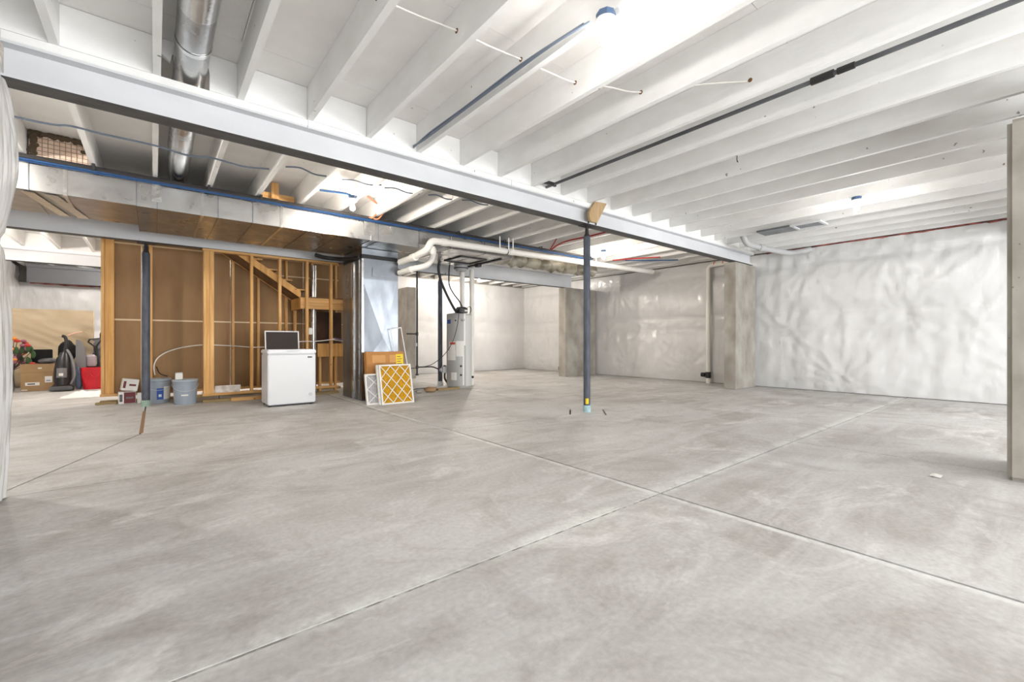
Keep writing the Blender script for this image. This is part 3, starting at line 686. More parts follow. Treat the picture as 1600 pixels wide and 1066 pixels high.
cable('red_water_line', RED, [(6.13,6.34,2.80),(6.05,6.15,2.88),(5.93,5.95,2.93)], 0.012, 'short red water line branching up from the longer one', 'pipe')
cable('red_water_line', RED, [(8.05,6.3,2.80),(8.3,5.8,2.80),(8.55,5.4,2.80)], 0.014, 'red water line near the right wall beyond the lit bulb', 'pipe')
cable('blue_water_line', BLUE, [(8.25,6.1,2.79),(8.75,5.7,2.79),(9.1,5.3,2.79)], 0.014, 'blue water line near the right wall beyond the lit bulb', 'pipe')
cable('blue_water_line', BLUE, [(1.62,5.85,2.88),(1.85,5.66,2.84),(1.93,5.62,2.82)], 0.014, 'blue line at the ceiling beside the middle bulb', 'pipe')
for i, pts in enumerate([[(2.40,6.3,3.08),(2.55,6.3,3.0),(2.60,6.3,2.95),(2.50,6.32,2.80),(2.45,6.36,2.79)], [(2.44,6.28,3.04),(2.57,6.28,2.98),(2.66,6.29,2.93),(2.58,6.32,2.79),(2.50,6.36,2.785)]]):
    cable('copper_line', COPPER, pts, 0.011, ('left' if i == 0 else 'right')+' strand of the bent orange lines above the trunk duct', 'pipe')
# raw wood block between two joists
rb = thing('wood_blocking', 'raw yellow wood blocking between two joists above the trunk duct', 'wood block', (1.3, 6.62, 2.84))
box('cross_board', WOODX, rb, 1.04, 1.49, 6.58, 6.62, 2.86, 2.95, bevel=0.002); box('upright', WOODZ, rb, 1.20, 1.29, 6.54, 6.579, 2.87, 3.08, bevel=0.002)
# wire lath patch against the deck at far left
lp = thing('lath_patch', 'wire lath patch with brown mortar edges between joists at far left', 'patch', (-0.78, 6.49, 2.84))
box('backing', LATHB, lp, -0.985, -0.535, 6.49, 6.505, 2.835, 3.096)
for i in range(11): B().tube([(-0.975+i*0.042,6.487,2.84),(-0.975+i*0.042,6.487,3.09)], 0.003, 5).build('wire', WIREM, lp)
for i in range(6): B().tube([(-0.985,6.486,2.86+i*0.042),(-0.535,6.486,2.86+i*0.042)], 0.003, 5).build('wire', WIREM, lp)
mo = B(); rr = random.Random(4)
for i in range(22): mo.ball((-0.965+0.41*i/21, 6.484, 3.085-rr.uniform(0,.02)), (0.03,0.012,rr.uniform(.015,.04)), 7, 5)
for i in range(12): mo.ball((-0.965+rr.uniform(-.005,.03), 6.484, 2.85+0.23*i/11), (rr.uniform(.02,.045),0.012,0.025), 7, 5)
for i in range(5): mo.ball((-0.56-rr.uniform(0,.03), 6.484, 3.09-0.12*i/4), (rr.uniform(.015,.03),0.012,0.02), 7, 5)
mo.build('mortar_edge', MORTAR, lp)

GAPGREY = mat('dull_iron', lin(104,106,108), 0.55, col2=lin(72,74,76), scale=(10,3,10))
# dark pipe run standing in for a shadow gap beside a joist
bp = thing('gas_line', 'dark grey gas pipe running along a joist across the right half of the ceiling', 'pipe', (3.62, 2.0, 2.9))
B().tube([(3.735,0.08,2.872),(3.735,0.9,2.870),(3.74,2.4,2.868),(3.745,3.94,2.866)], 0.017, 12).build('pipe_run', GAPGREY, bp)
B().tube([(3.735,0.98,2.87),(3.735,1.12,2.87)], 0.028, 12).build('union_nut', IRON, bp); B().tube([(3.735,0.86,2.87),(3.735,0.96,2.87)], 0.024, 8).build('union_nut', IRON, bp)
box('pipe_strap', IRON, bp, 3.5515, 3.78, 3.80, 3.83, 2.846, 2.885)

# cables through the joists
wires1 = [(-0.55,2.40),(0.99,2.42),(1.50,2.40),(2.0,2.36),(2.5,2.32),(3.0,2.08),(3.55,1.46)]
cable('ceiling_cable', CABW, [(0.52,2.52,2.95),(0.98,2.46,2.95),(1.24,2.43,2.945),(1.49,2.40,2.95),(1.75,2.38,2.945),(1.99,2.36,2.95),(2.25,2.34,2.948),(2.50,2.31,2.95),(2.75,2.19,2.955),(3.0,2.07,2.95),(3.3,1.72,2.965),(3.53,1.45,2.95)], 0.0055, 'white cable threaded through the joists above the middle of the room')
HOLE = mat('drill_hole', lin(120,86,52), 0.9)
hm = B().tube([(0,0,0),(0.003,0,0)], 0.016, 12).mesh('drilled_hole', HOLE)
for x, y in ((JX[6],2.52),(JX[7],2.46),(JX[8],2.40),(JX[9],2.36),(JX[10],2.31),(JX[11],2.07),(JX[12],1.45)):
    link('drilled_hole', hm, ceiling, (x-0.0025, y, 2.95))
cable('ceiling_cable', CABG, [(-2.3,5.35,2.86),(-0.86,5.3,2.785),(-0.56,5.3,2.81),(-0.36,5.3,2.80),(-0.01,5.3,2.80),(0.25,5.32,2.78),(0.44,5.3,2.80),(0.72,5.32,2.79),(0.95,5.3,2.815)], 0.009, 'grey cable strung under the joists beyond the near beam at left')
for i, (xa, ya, xb, yb) in enumerate(((1.10,5.25,1.54,5.22),(1.70,5.25,2.12,5.1),(2.2,5.2,2.62,5.1),(2.75,5.1,3.1,5.0),(3.2,5.0,3.6,4.9))):
    cable('ceiling_cable', CABG, [(xa,ya,2.86),((xa*2+xb)/3,ya,2.885),((xa+xb*2)/3,(ya+yb)/2,2.845),(xb,yb,2.85)], 0.009,
          ['leftmost','second from left','third from left','fourth from left','rightmost'][i]+' of five short grey cables between joists beyond the near beam')
cable('ceiling_cable', CABG, [(1.955,3.93,2.87),(1.95,3.7,2.85),(1.945,3.2,2.845),(1.95,2.6,2.85),(1.95,2.0,2.845),(1.97,1.70,2.83)], 0.009, 'dark grey cable clipped along the joist up to the nearest bulb')
cable('ceiling_cable', CABG, [(1.955,3.93,2.855),(1.952,3.6,2.875),(1.95,3.0,2.865),(1.952,2.3,2.868),(1.965,1.75,2.842)], 0.008, 'second dark cable just above the one leading to the nearest bulb')

# grey elbowed flue at the right end of the near beam
gf = thing('grey_elbow_pipe', 'grey elbowed pipe under the joists at the right end of the near beam', 'pipe', (8.9, 3.4, 2.72))
B().tube(elbowed([(8.25,3.55,2.90),(8.35,3.52,2.74),(8.75,3.45,2.71),(9.72,3.28,2.70),(9.80,3.05,2.72),(9.93,3.0,2.76)], 0.12), 0.052, 16).build('pipe_run', GREYP, gf)
B().tube([(8.72,3.455,2.712),(8.86,3.43,2.709)], 0.062, 16).build('coupling', GREYP, gf)
rg = thing('register_boot', 'white sheet-metal register boot under the joists at right', 'vent', (8.05, 2.45, 2.81))
fr = B(); x0,x1,y0,y1 = 7.88,8.25,2.24,2.66
fr.box(x0,x1,y0,y0+0.04,2.80,2.829).box(x0,x1,y1-0.04,y1,2.80,2.829).box(x0,x0+0.04,y0+0.04,y1-0.04,2.80,2.829).box(x1-0.04,x1,y0+0.04,y1-0.04,2.80,2.829)
fr.build('boot_flange', BEAMW, rg); box('boot_pan', GALVD, rg, x0+0.04, x1-0.04, y0+0.04, y1-0.04, 2.815, 2.828); box('boot_duct', GALVD, rg, x0, x1, y1+0.001, y1+0.5, 2.80, 2.828)
cable('hook_wire', IRON, [(4.53,2.0,2.8295),(4.53,2.0,2.78),(4.525,1.99,2.76),(4.515,1.99,2.77)], 0.004, 'small dark hook hanging from a joist', 'hook')

# radon pipe on right wall
rp = thing('wall_pipe', 'white plastic pipe standing against the right wall beside the concrete pier', 'pipe', (9.86, 5.0, 0))
B().tube(elbowed([(9.87,5.0,0.0),(9.87,5.0,2.70),(9.87,4.35,2.72)], 0.10), 0.050, 16).build('pipe_run', PVC, rp)
B().tube([(9.87,5.0,0.12),(9.87,5.0,0.26)], 0.058, 16).build('rubber_coupling', BLACK, rp)
B().tube([(9.87,5.08,0.19),(9.87,5.16,0.19)], 0.05, 12).build('side_plug', BLACK, rp)
for y in (4.86,4.66,4.50): B().tube([(9.87,y,2.72),(9.87,y-0.02,2.72)], 0.053, 16).build('clamp', COPPER, rp)
ob = thing('wall_outlet', 'small black outlet at the foot of the far concrete pier', 'outlet', (9.6, 8.75, 0.0))
box('outlet_body', BLACK, ob, 8.72, 8.80, 8.645, 8.70, 0.16, 0.26, bevel=0.006); B().tube([(8.76,8.68,0.0),(8.76,8.68,0.16)], 0.018, 8).build('conduit', IRON, ob)

# ============================================================ BULBS
def bulb(label, x, y, zj, cool=True, seen=True, glow=None):
    t = thing('ceiling_bulb', label, 'bulb', (x, y, zj))
    if seen:
        b = B(); b.lathe([(0.054,-0.001),(0.056,-0.012),(0.050,-0.040)], (x,y,zj), 8); b.build('junction_box', BOXB, t, smooth=False)
        B().lathe([(0.058,-0.0405),(0.060,-0.052),(0.052,-0.068),(0.030,-0.082),(0.023,-0.100)], (x,y,zj), 24).build('lampholder', PORC, t)
    B().lathe([(0.014,-0.1005),(0.015,-0.112),(0.024,-0.128),(0.031,-0.148),(0.030,-0.166),(0.020,-0.181),(0.006,-0.187)], (x,y,zj), 16).build('glass_bulb', glow or (B_COOL if cool else B_WARM), t)
    return t
bulb('lit bare bulb nearest the view, at the top centre', 1.985, 1.60, ZJ-0.001)
bulb('lit bare bulb beyond the near beam, above the trunk duct', 1.965, 5.66, ZJ-0.001, False)
bulb('lit bare bulb by the slate post, above the white vent pipe', 7.12, 5.80, ZJ-0.001, False)
bulb('lit bare bulb under the joists near the right wall', 7.02, 1.60, ZJ-0.001)
bulb('lit bare bulb behind the far beam, above the water heater', 7.05, 10.15, ZJ-0.001, glow=B_BACK)
bulb('lit bare bulb hidden behind the stair framing', 1.40, 11.0, ZJ-0.001, glow=B_BACK)  # unseen bulbs from here on, added to brighten the back and left
bulb('lit bare bulb over the storage area, hidden behind the stud wall', -0.30, 14.0, ZJ-0.001, glow=B_STORE)
bulb('lit bare bulb hidden behind the plastic-wrapped pier', -1.60, 5.4, ZJ-0.001, glow=B_STORE)
bulb('lit bare bulb at the left wall of the storage area', -2.0, 10.6, ZJ-0.001, glow=B_STORE)
bulb('lit bare bulb behind the viewpoint on the left', 1.985, -2.6, ZJ-0.001)  # unseen pair added as fill for surfaces facing the viewpoint
bulb('lit bare bulb behind the viewpoint on the right', 7.02, -2.6, ZJ-0.001)

# ============================================================ WATER HEATER
wx, wy = 4.98, 7.90
wh = thing('water_heater', 'tall grey water heater with paper labels standing on the floor', 'water heater', (wx, wy, 0))
B().lathe([(0.245,0.0),(0.250,0.03),(0.262,0.035),(0.262,1.50),(0.255,1.535),(0.10,1.56)], (wx,wy,0), 40).build('tank', TANK, wh)
def arcpatch(name, m, a0, a1, z0, z1, r, parent):
    n = 8; b = B()
    def fn(u, v):
        a = a0+(a1-a0)*u; return Vector((wx+r*math.cos(a), wy+r*math.sin(a), z0+(z1-z0)*v))
    b.grid(fn, n, 1); o = b.build(name, m, parent, angle=180); return o
vd = math.atan2(-wy, -wx)          # direction towards the room's middle
def A(px): return vd + math.asin(max(-1,min(1,(px-718)/21.0)))
def Zp(v): return 0.97-(v-533)*9.05/687
arcpatch('jacket_seam', TANKL, A(729), A(738.5), 0.04, 1.50, 0.2632, wh)  # lighter grey band up the right part of the jacket
arcpatch('data_label', PAPER, A(713), A(726), Zp(557), Zp(533), 0.2634, wh)
arcpatch('warning_label', PAPER, A(699), A(712.5), Zp(563), Zp(548), 0.2634, wh)
wl2 = arcpatch('warning_label', PAPER, A(702), A(712), Zp(548), Zp(534), 0.2636, wh)
arcpatch('warning_header', LRED, A(703), A(711.5), Zp(538.5), Zp(535), 0.2640, wl2)
arcpatch('blue_sticker', LBLUE, A(698.2), A(704), Zp(506), Zp(499.5), 0.2636, wh)
arcpatch('rating_plate', PAPER, A(705), A(714), Zp(594), Zp(582), 0.2634, wh)
arcpatch('pipe_cover', PVC, A(724), A(726), Zp(602), Zp(555), 0.2645, wh); arcpatch('pipe_cover', PVC, A(725.5), A(728.5), Zp(540), Zp(490), 0.2640, wh)
gc = B(); ga = A(695.5); gx, gy = wx+0.30*math.cos(ga), wy+0.30*math.sin(ga)
gc.box(gx-0.06,gx+0.06,gy-0.05,gy+0.05,0.30,0.44); gc.build('gas_control', GREYL, wh, bevel=0.012)
B().lathe([(0.03,0),(0.03,0.02)], (gx-0.02,gy-0.03,0.441), 12).build('control_knob', BLACK, wh)
B().tube(smoothpath([(gx,gy,0.30),(gx-0.01,gy-0.02,0.18),(gx+0.06,gy-0.02,0.08)],5), 0.02, 8).build('burner_tube', IRON, wh)
for v in (572, 586): B().ball((wx+0.265*math.cos(A(721)), wy+0.265*math.sin(A(721)), Zp(v)), 0.022, 8, 6).build('element_knob', BLACK, wh)
B().ball((wx+0.265*math.cos(A(712)), wy+0.265*math.sin(A(712)), Zp(501)), 0.016, 8, 6).build('port', IRON, wh)
B().tube([(wx+0.27*math.cos(A(724)),wy+0.27*math.sin(A(724)),1.40),(wx+0.33*math.cos(A(724)),wy+0.33*math.sin(A(724)),1.40)], 0.024, 10).build('relief_valve', GREYP, wh)
B().tube([(wx+0.262,wy-0.06,0.20),(wx+0.31,wy-0.08,0.20)], 0.025, 10).build('drain_valve', BLACK, wh)
bl = B().lathe([(0.13,0),(0.13,0.08),(0.10,0.12),(0.05,0.125)], (wx+0.03,wy-0.05,1.5605), 18).build('blower', VBLK, wh)
box('blower_label', PAPER, bl, wx+0.02, wx+0.09, wy-0.187, wy-0.1815, 1.585, 1.62); box('blower_motor', VBLK, bl, wx-0.11, wx-0.02, wy-0.2, wy-0.09, 1.561, 1.66, bevel=0.015)
B().tube(smoothpath([(wx+0.10,wy-0.10,1.64),(wx+0.19,wy-0.12,1.70),(wx+0.22,wy-0.12,1.62),(wx+0.20,wy-0.1,1.56)],5), 0.008, 8).build('blower_wire', BLACK, wh)
props(B().tube([(5.10,7.97,1.563),(5.10,7.97,2.534)], 0.052, 16).build('vent_riser', PVC, None), 'left white vent riser above the water heater', 'pipe')
props(B().tube([(5.40,8.05,0.0),(5.40,8.05,2.534)], 0.052, 16).build('vent_riser', PVC, None), 'right white vent riser above the water heater', 'pipe')
bx = thing('vent_collar', 'grey metal collar under the trunk duct above the water heater', 'duct', (4.95,7.8,2.42)); B().lathe([(0.10,0.0),(0.14,0.05),(0.14,0.113)], (4.95,7.78,2.42), 20).build('collar_body', GREYP, bx); B().lathe([(0.148,0.05),(0.148,0.07)], (4.95,7.78,2.42), 20).build('collar_rim', IRON, bx)
cable('hose', BLACK, [(4.42,7.75,2.53),(4.42,7.78,2.40),(4.48,7.8,2.20),(4.60,7.8,1.95),(4.74,7.8,1.72),(4.86,7.82,1.57)], 0.028, 'thick black hose curving down to the water heater', 'hose')
cable('hose', BLACK, [(4.66,7.75,2.53),(4.66,7.78,2.35),(4.68,7.8,2.12),(4.78,7.8,1.95),(4.92,7.8,1.80),(5.0,7.82,1.69)], 0.014, 'thin black hose looping down to the water heater blower', 'hose')
cable('cable', IRON, [(4.80,7.62,1.57),(4.72,7.55,1.30),(4.60,7.52,0.98),(4.44,7.56,0.72),(4.22,7.66,0.52),(4.0,7.75,0.46),(3.75,7.8,0.44)], 0.007, 'thin dark cord sagging from the water heater towards the plenum')
gp = thing('gas_drop', 'black iron gas pipe dropping beside the water heater', 'pipe', (4.16, 8.2, 0.28))
B().tube([(4.16,8.2,0.275),(4.16,8.2,2.534)], 0.019, 12).build('pipe_run', IRON, gp)
B().tube(elbowed([(4.16,8.2,0.435),(4.48,8.13,0.435),(4.60,8.0,0.37),(gx-0.065,gy,0.37)],0.04), 0.014, 10).build('branch', IRON, gp)
B().tube([(4.16,8.2,1.115),(3.93,8.2,1.115)], 0.014, 10).build('branch', IRON, gp)
for z in (0.435,1.115): B().tube([(4.16,8.2,z-0.035),(4.16,8.2,z+0.035)], 0.027, 12).build('tee_fitting', IRON, gp)
B().tube([(4.16,8.2,0.268),(4.16,8.2,0.30)], 0.03, 12).build('end_cap', IRON, gp); box('shutoff_handle', LYEL if False else GREYP, gp, 4.10,4.15,8.17,8.19,0.86,0.93)
B().ball((4.60,8.0,0.37), 0.035, 10, 7).build('valve', GREYP, gp)
# debris at the heater's foot
props(box('lumber_scrap', TREATED, None, 4.28, 4.78, 7.55, 7.63, 0.001, 0.04, bevel=0.003), 'flat board scrap at the foot of the water heater', 'lumber')
def lump(name, m, c, r, seed, label, cat, amp=0.35):
    b = B().ball(c, r, 18, 12)
    for v in b.bm.verts:
        d = v.co-Vector(c); v.co = Vector(c)+d*(1+amp*noise.noise(v.co*9+Vector((seed,0,0))))
        if v.co.z < 0.002: v.co.z = 0.002
    return props(b.build(name, m, None, angle=60), label, cat)
lump('crumpled_paper', CARDT, (4.06,7.45,0.045), (0.11,0.07,0.05), 3, 'crumpled brown paper on the floor left of the water heater', 'paper', 0.7)
lump('rubble_stone', CONC, (3.80,7.42,0.03), (0.06,0.05,0.035), 5, 'small rubble stone on the floor right of the yellow filter', 'stone')
lump('rubble_stone', CONC, (3.62,7.44,0.022), (0.045,0.04,0.026), 8, 'smallest rubble stone, just right of the yellow filter', 'stone')
props(B().tube(smoothpath([(3.55,7.55,0.012),(3.75,7.62,0.012),(3.92,7.9,0.012),(4.1,8.05,0.012),(4.5,8.02,0.012)],5),0.009,8).build('floor_hose', BEAMG, None), 'thin grey hose on the floor between the plenum and water heater', 'hose')

# ============================================================ FREEZER, FILTERS, SCREENS, BUCKETS
fz = thing('chest_freezer', 'small white chest freezer standing before the open stud wall', 'freezer', (1.60, 7.45, 0))
box('cabinet', FRZ, fz, 1.275, 1.932, 7.205, 7.70, 0.028, 0.772, bevel=0.012)
ld = box('lid', FRZ, fz, 1.268, 1.938, 7.19, 7.705, 0.776, 0.842, bevel=0.014)
box('handle_recess', GREYL, ld, 1.52, 1.70, 7.184, 7.1895, 0.815, 0.828, bevel=0.002)
box('badge', VBLK, fz, 1.816, 1.880, 7.198, 7.2045, 0.715, 0.735, bevel=0.002)
B().tube([(1.858,7.197,0.155),(1.858,7.2045,0.155)], 0.026, 20).build('control_dial', GREYL, fz); box('kick_gasket', GREYL, fz, 1.285, 1.925, 7.20, 7.69, 0.7722, 0.7758)
box('kick_base', BEAMG, fz, 1.30, 1.91, 7.24, 7.67, 0.012, 0.0275)
for x in (1.31,1.87):
    for y in (7.25,7.64): B().lathe([(0.02,0.0),(0.02,0.0118)], (x,y,0), 10).build('foot', BLACK, fz)

def filt(label, x0, y0, w_, h_, t_, lean, yaw, med, nx, ny):
    """pleated filter: local x = width, z = height, y = thickness (0 front)"""
    f = thing('furnace_filter', label, 'filter', (x0, y0, 0.0), (-lean, 0, yaw))
    e = 0.022
    fr = B().box(0,w_,0,t_,0.0,e).box(0,w_,0,t_,h_-e,h_).box(0,e,0,t_,e,h_-e).box(w_-e,w_,0,t_,e,h_-e)
    fr.build('frame', PAPER, f, local=True)
    def fn(u, v):
        x = e+(w_-2*e)*u; return Vector((x, 0.012+0.010*abs(((u*nx*7) % 1)*2-1), e+(h_-2*e)*v))
    B().grid(fn, nx*14, 1).build('pleated_media', med, f, local=True, smooth=False)
    # diagonal lattice clipped to the frame
    W, Hh = w_-2*e, h_-2*e; px = W/nx; slope_ = (Hh/ny)/px; hw = 0.006
    for sgn in (1,-1):
        for k in range(-ny*2, nx+ny*2):
            pts = []
            def at(x): return (x-k*px)*slope_ if sgn > 0 else Hh-(x-k*px)*slope_
            xa = k*px; xb = k*px+Hh/slope_
            xa2, xb2 = max(0,xa), min(W,xb)
            if xb2-xa2 < 0.02: continue
            p = Vector((e+xa2,0.004,e+at(xa2))); q = Vector((e+xb2,0.004,e+at(xb2))); d = (q-p).normalized(); nrm = Vector((-d.z,0,d.x))*hw
            B().hexa([p-nrm,q-nrm,q-nrm+Vector((0,0.004,0)),p-nrm+Vector((0,0.004,0)),p+nrm,q+nrm,q+nrm+Vector((0,0.004,0)),p+nrm+Vector((0,0.004,0))]).build('lattice_strip', PAPER, f, local=True)
    return f
R_ = math.radians
filt('yellow pleated furnace filter with white lattice, leaning front right', 2.675, 6.41, 0.52, 0.62, 0.045, R_(14), R_(-2), YELLOW, 3, 3)
filt('white framed furnace filter tucked directly behind the yellow one', 2.655, 6.463, 0.52, 0.615, 0.045, R_(14), R_(-2), FGREY, 3, 3)
filt('smaller grey furnace filter leaning left of the yellow one', 2.49, 6.535, 0.50, 0.475, 0.045, R_(14), R_(-2), FGREY, 2, 2)
cb = thing('cardboard_box', 'flat brown cardboard box with yellow label behind the filters', 'box', (2.60, 6.80, 0), (R_(-6), 0, 0))
B().box(0,0.645,0,0.10,0.0,0.80).build('carton', CARD, cb, local=True, bevel=0.006)
B().box(0.10,0.56,-0.003,-0.0005,0.62,0.745).build('flap', CARDL, cb, local=True); B().box(0.32,0.39,-0.005,-0.0032,0.0,0.79).build('packing_tape', CARD, cb, local=True)
lb = B().box(0.50,0.625,-0.008,-0.0055,0.56,0.755).build('yellow_label', LYEL, cb, local=True)
for i in range(4): B().box(0.515,0.60-0.02*(i%2),-0.0095,-0.0082,0.59+i*0.04,0.60+i*0.04).build('print_line', VBLK, lb, local=True)
def screen(label, loc, rot, w_, h_):
    s = thing('window_screen', label, 'screen', loc, rot); e = 0.018
    B().box(0,w_,0,0.012,0,e).box(0,w_,0,0.012,h_-e,h_).box(0,e,0,0.012,e,h_-e).box(w_-e,w_,0,0.012,e,h_-e).build('frame', ALU, s, local=True, bevel=0.002)
    B().box(e,w_-e,0.004,0.007,e,h_-e).build('mesh_panel', DSCREEN, s, local=True); return s
screen('dark window screen standing behind the white freezer', (1.40,8.02,0.0), (R_(-8),0,0), 0.52, 1.15)
ef = thing('picture_frame', 'thin empty white frame leaning on the plenum beside the cardboard box', 'frame', (3.255,6.955,0.0), (0,R_(-10.4),0)); e = 0.014
B().box(0,0.2,0,0.012,0.0,e).box(0,0.2,0,0.012,1.19-e,1.19).box(0,e,0,0.012,e,1.19-e).box(0.2-e,0.2,0,0.012,e,1.19-e).build('frame_bar', ALU, ef, local=True, bevel=0.002)
def bucket(label, x, y, lab):
    b = thing('bucket', label, 'bucket', (x, y, 0))
    B().lathe([(0.138,0.0),(0.142,0.01),(0.152,0.30),(0.160,0.302),(0.160,0.312),(0.154,0.315),(0.155,0.335),(0.162,0.337),(0.162,0.347),(0.156,0.35)], (x,y,0), 28).build('pail', BUCK, b)
    B().lathe([(0.166,0.3505),(0.168,0.372),(0.160,0.380),(0.140,0.374),(0.02,0.374)], (x,y,0), 28).build('lid', BUCKL, b)
    pts = [(x+0.165*math.cos(a), y+0.165*math.sin(a), 0.305-0.10*math.sin((a+PI)/PI*PI)) for a in [-PI+PI*i/14 for i in range(15)]]
    B().tube(pts, 0.003, 6).build('bail_wire', GREYL, b)
    va = math.atan2(-y, -x)
    def pch(nm, m, a0, a1, z0, z1):
        def fn(u, v):
            z = z0+(z1-z0)*v; r = 0.143+0.010*z/0.30+0.0015; a = va+a0+(a1-a0)*u; return Vector((x+r*math.cos(a), y+r*math.sin(a), z))
        B().grid(fn, 6, 1).build(nm, m, b, angle=180)
    if lab:
        pch('blue_label', LBLUE, -0.15, 0.42, 0.06, 0.235); pch('paper_label', PAPER, 0.43, 1.15, 0.06, 0.26); pch('label_mark', PAPER, 0.0, 0.25, 0.10, 0.14)
    else:
        pch('white_sticker', PAPER, -0.35, 0.25, 0.135, 0.155)
    return b
bucket('grey bucket with blue and white label behind the steel post', 0.045, 8.90, True)
bucket('plain grey bucket with white sticker left of the stud corner', 0.365, 8.47-0.0, False)
tc = thing('small_container', 'small white container on the lid of the plain grey bucket', 'container', (0.29, 8.43, 0.376))
box('cup', PAPER, tc, 0.24, 0.33, 8.40, 8.47, 0.3815, 0.475, bevel=0.006); box('cup_lid', GREYL, tc, 0.238, 0.332, 8.398, 8.472, 0.4752, 0.487, bevel=0.004)
def carton(label, loc, rot, sx, sy, sz, m1, m2, m3):
    c = thing('carton', label, 'carton', loc, rot)
    B().box(0,sx,0,sy,0,sz).build('carton_body', m1, c, local=True, bevel=0.004)
    B().box(sx*0.3,sx*0.98,-0.002,-0.0004,sz*0.04,sz*0.96).build('printed_panel', m2, c, local=True)
    B().box(sx*0.42,sx*0.85,-0.004,-0.0022,sz*0.42,sz*0.58).build('print_stripe', m3, c, local=True)
    B().box(sx*0.05,sx*0.22,-0.002,-0.0004,sz*0.2,sz*0.8).build('print_stripe', m3, c, local=True); return c
carton('dark red printed carton on the floor by the stud wall corner', (-0.43,9.0,0.0), (0,0,R_(6)), 0.20, 0.14, 0.185, PAPER, MAROON, GREYCL)
carton('white and maroon carton tilted on top of the red carton', (-0.40,8.99,0.215), (0,R_(9),R_(10)), 0.19, 0.14, 0.18, PAPER, PAPER, MAROON)
carton('small plain white carton beside the dark red carton', (-0.215,9.0,0.0), (0,0,R_(2)), 0.09, 0.12, 0.16, PAPER, PAPER, PAPER)

# ============================================================ STORAGE AREA AT FAR LEFT
mt = thing('wrapped_mattress', 'big beige mattress wrapped in clear plastic, standing in the storage area', 'mattress', (-1.7, 13.8, 0))
mb = B()
def mfn(y0, s):
    def fn(u, v):
        x = -2.5+1.42*u; z = 0.02+1.63*v
        d = 0.03*(0.5-abs(noise.noise(Vector((x*1.6+z*1.2,z*4.5+x*1.5,2.0)))*2))+0.03*(1-(2*u-1)**6)*(1-(2*v-1)**6)
        return Vector((x, y0+s*d, z))
    return fn
mb.box(-2.5,-1.08,13.62,13.92,0.0,1.65); mb.build('mattress_core', BEIGE, mt, bevel=0.03)
B().grid(mfn(13.62,-1), 40, 40).build('plastic_cover', BEIGE, mt, angle=180)
def plainbox(label, x0,x1,y0,y1,z0,z1):
    t = thing('moving_box', label, 'box', ((x0+x1)/2,(y0+y1)/2,z0)); box('carton_body', CARDT, t, x0,x1,y0,y1,z0,z1,bevel=0.006); return t
b1 = plainbox('brown carton with two white labels on the storage floor', -1.99,-1.55,12.42,12.80,0.0,0.36)
box('shipping_label', PAPER, b1, -1.93,-1.74,12.412,12.418,0.11,0.17); box('shipping_label', PAPER, b1, -1.67,-1.57,12.412,12.418,0.16,0.28); box('label_print', BLKCL, b1, -1.90,-1.80,12.4085,12.4115,0.13,0.15); box('label_print', BOXB, b1, -1.65,-1.59,12.4085,12.4115,0.19,0.205)
box('label_scrap', PAPER, b1, -1.98,-1.90,12.412,12.418,0.02,0.035)
b2 = plainbox('shallow brown carton stacked on the labelled carton', -2.0,-1.54,12.42,12.80,0.361,0.52)
box('shipping_label', PAPER, b2, -1.76,-1.71,12.412,12.418,0.43,0.455)
lump('striped_pillow', GREYCL, (-1.66,12.62,0.575), (0.14,0.13,0.05), 4, 'grey striped pillow lying on the shallow carton', 'pillow', 0.15)
tv = thing('black_case', 'black flat case propped on the cartons before the mattress', 'case', (-1.78,12.86,0.5)); box('panel_body', BLKCL, tv, -1.92,-1.62,12.84,12.90,0.521,0.80,bevel=0.01); box('panel_rim', VBLK, tv, -1.93,-1.61,12.836,12.8395,0.515,0.53)
lump('black_bag', BLKCL, (-1.42,12.95,0.76), (0.15,0.12,0.215), 9, 'slumped black bag behind the cartons', 'bag', 0.3)
props(box('storage_bin', VGREY, None, -1.62,-1.30,12.82,13.1,0.0,0.53,bevel=0.02), 'dark grey storage bin under the black bag', 'bin')
# bouquet
fl = thing('bouquet', 'bunch of red and orange flowers at the left of the cartons', 'flowers', (-2.16,12.62,0))
B().lathe([(0.05,0.0),(0.07,0.1),(0.05,0.35),(0.06,0.40)], (-2.16,12.62,0), 16).build('vase', VGREY, fl)
rr = random.Random(2)
for i in range(44):
    a = rr.uniform(0,2*PI); tip = Vector((-2.16+0.22*math.cos(a)*rr.uniform(.3,1)+0.10, 12.60+0.12*math.sin(a), rr.uniform(0.50,1.02)))
    B().tube([(-2.16,12.62,0.38), (Vector((-2.16,12.62,0.38))+tip)/2+Vector((0.01,0,0.03)), tip], 0.006, 5).build('stem', STEM, fl)
    if i % 2 == 0: B().ball(tip, (0.045,0.04,0.03), 8, 6).build('petal_head', (PETR,PETO,PETP)[(i//2)%3], fl)
    else: B().ball(tip-Vector((0,0,0.08)), (0.035,0.02,0.075), 7, 5).build('leaf', LEAF if i % 8 != 1 else PETP, fl)
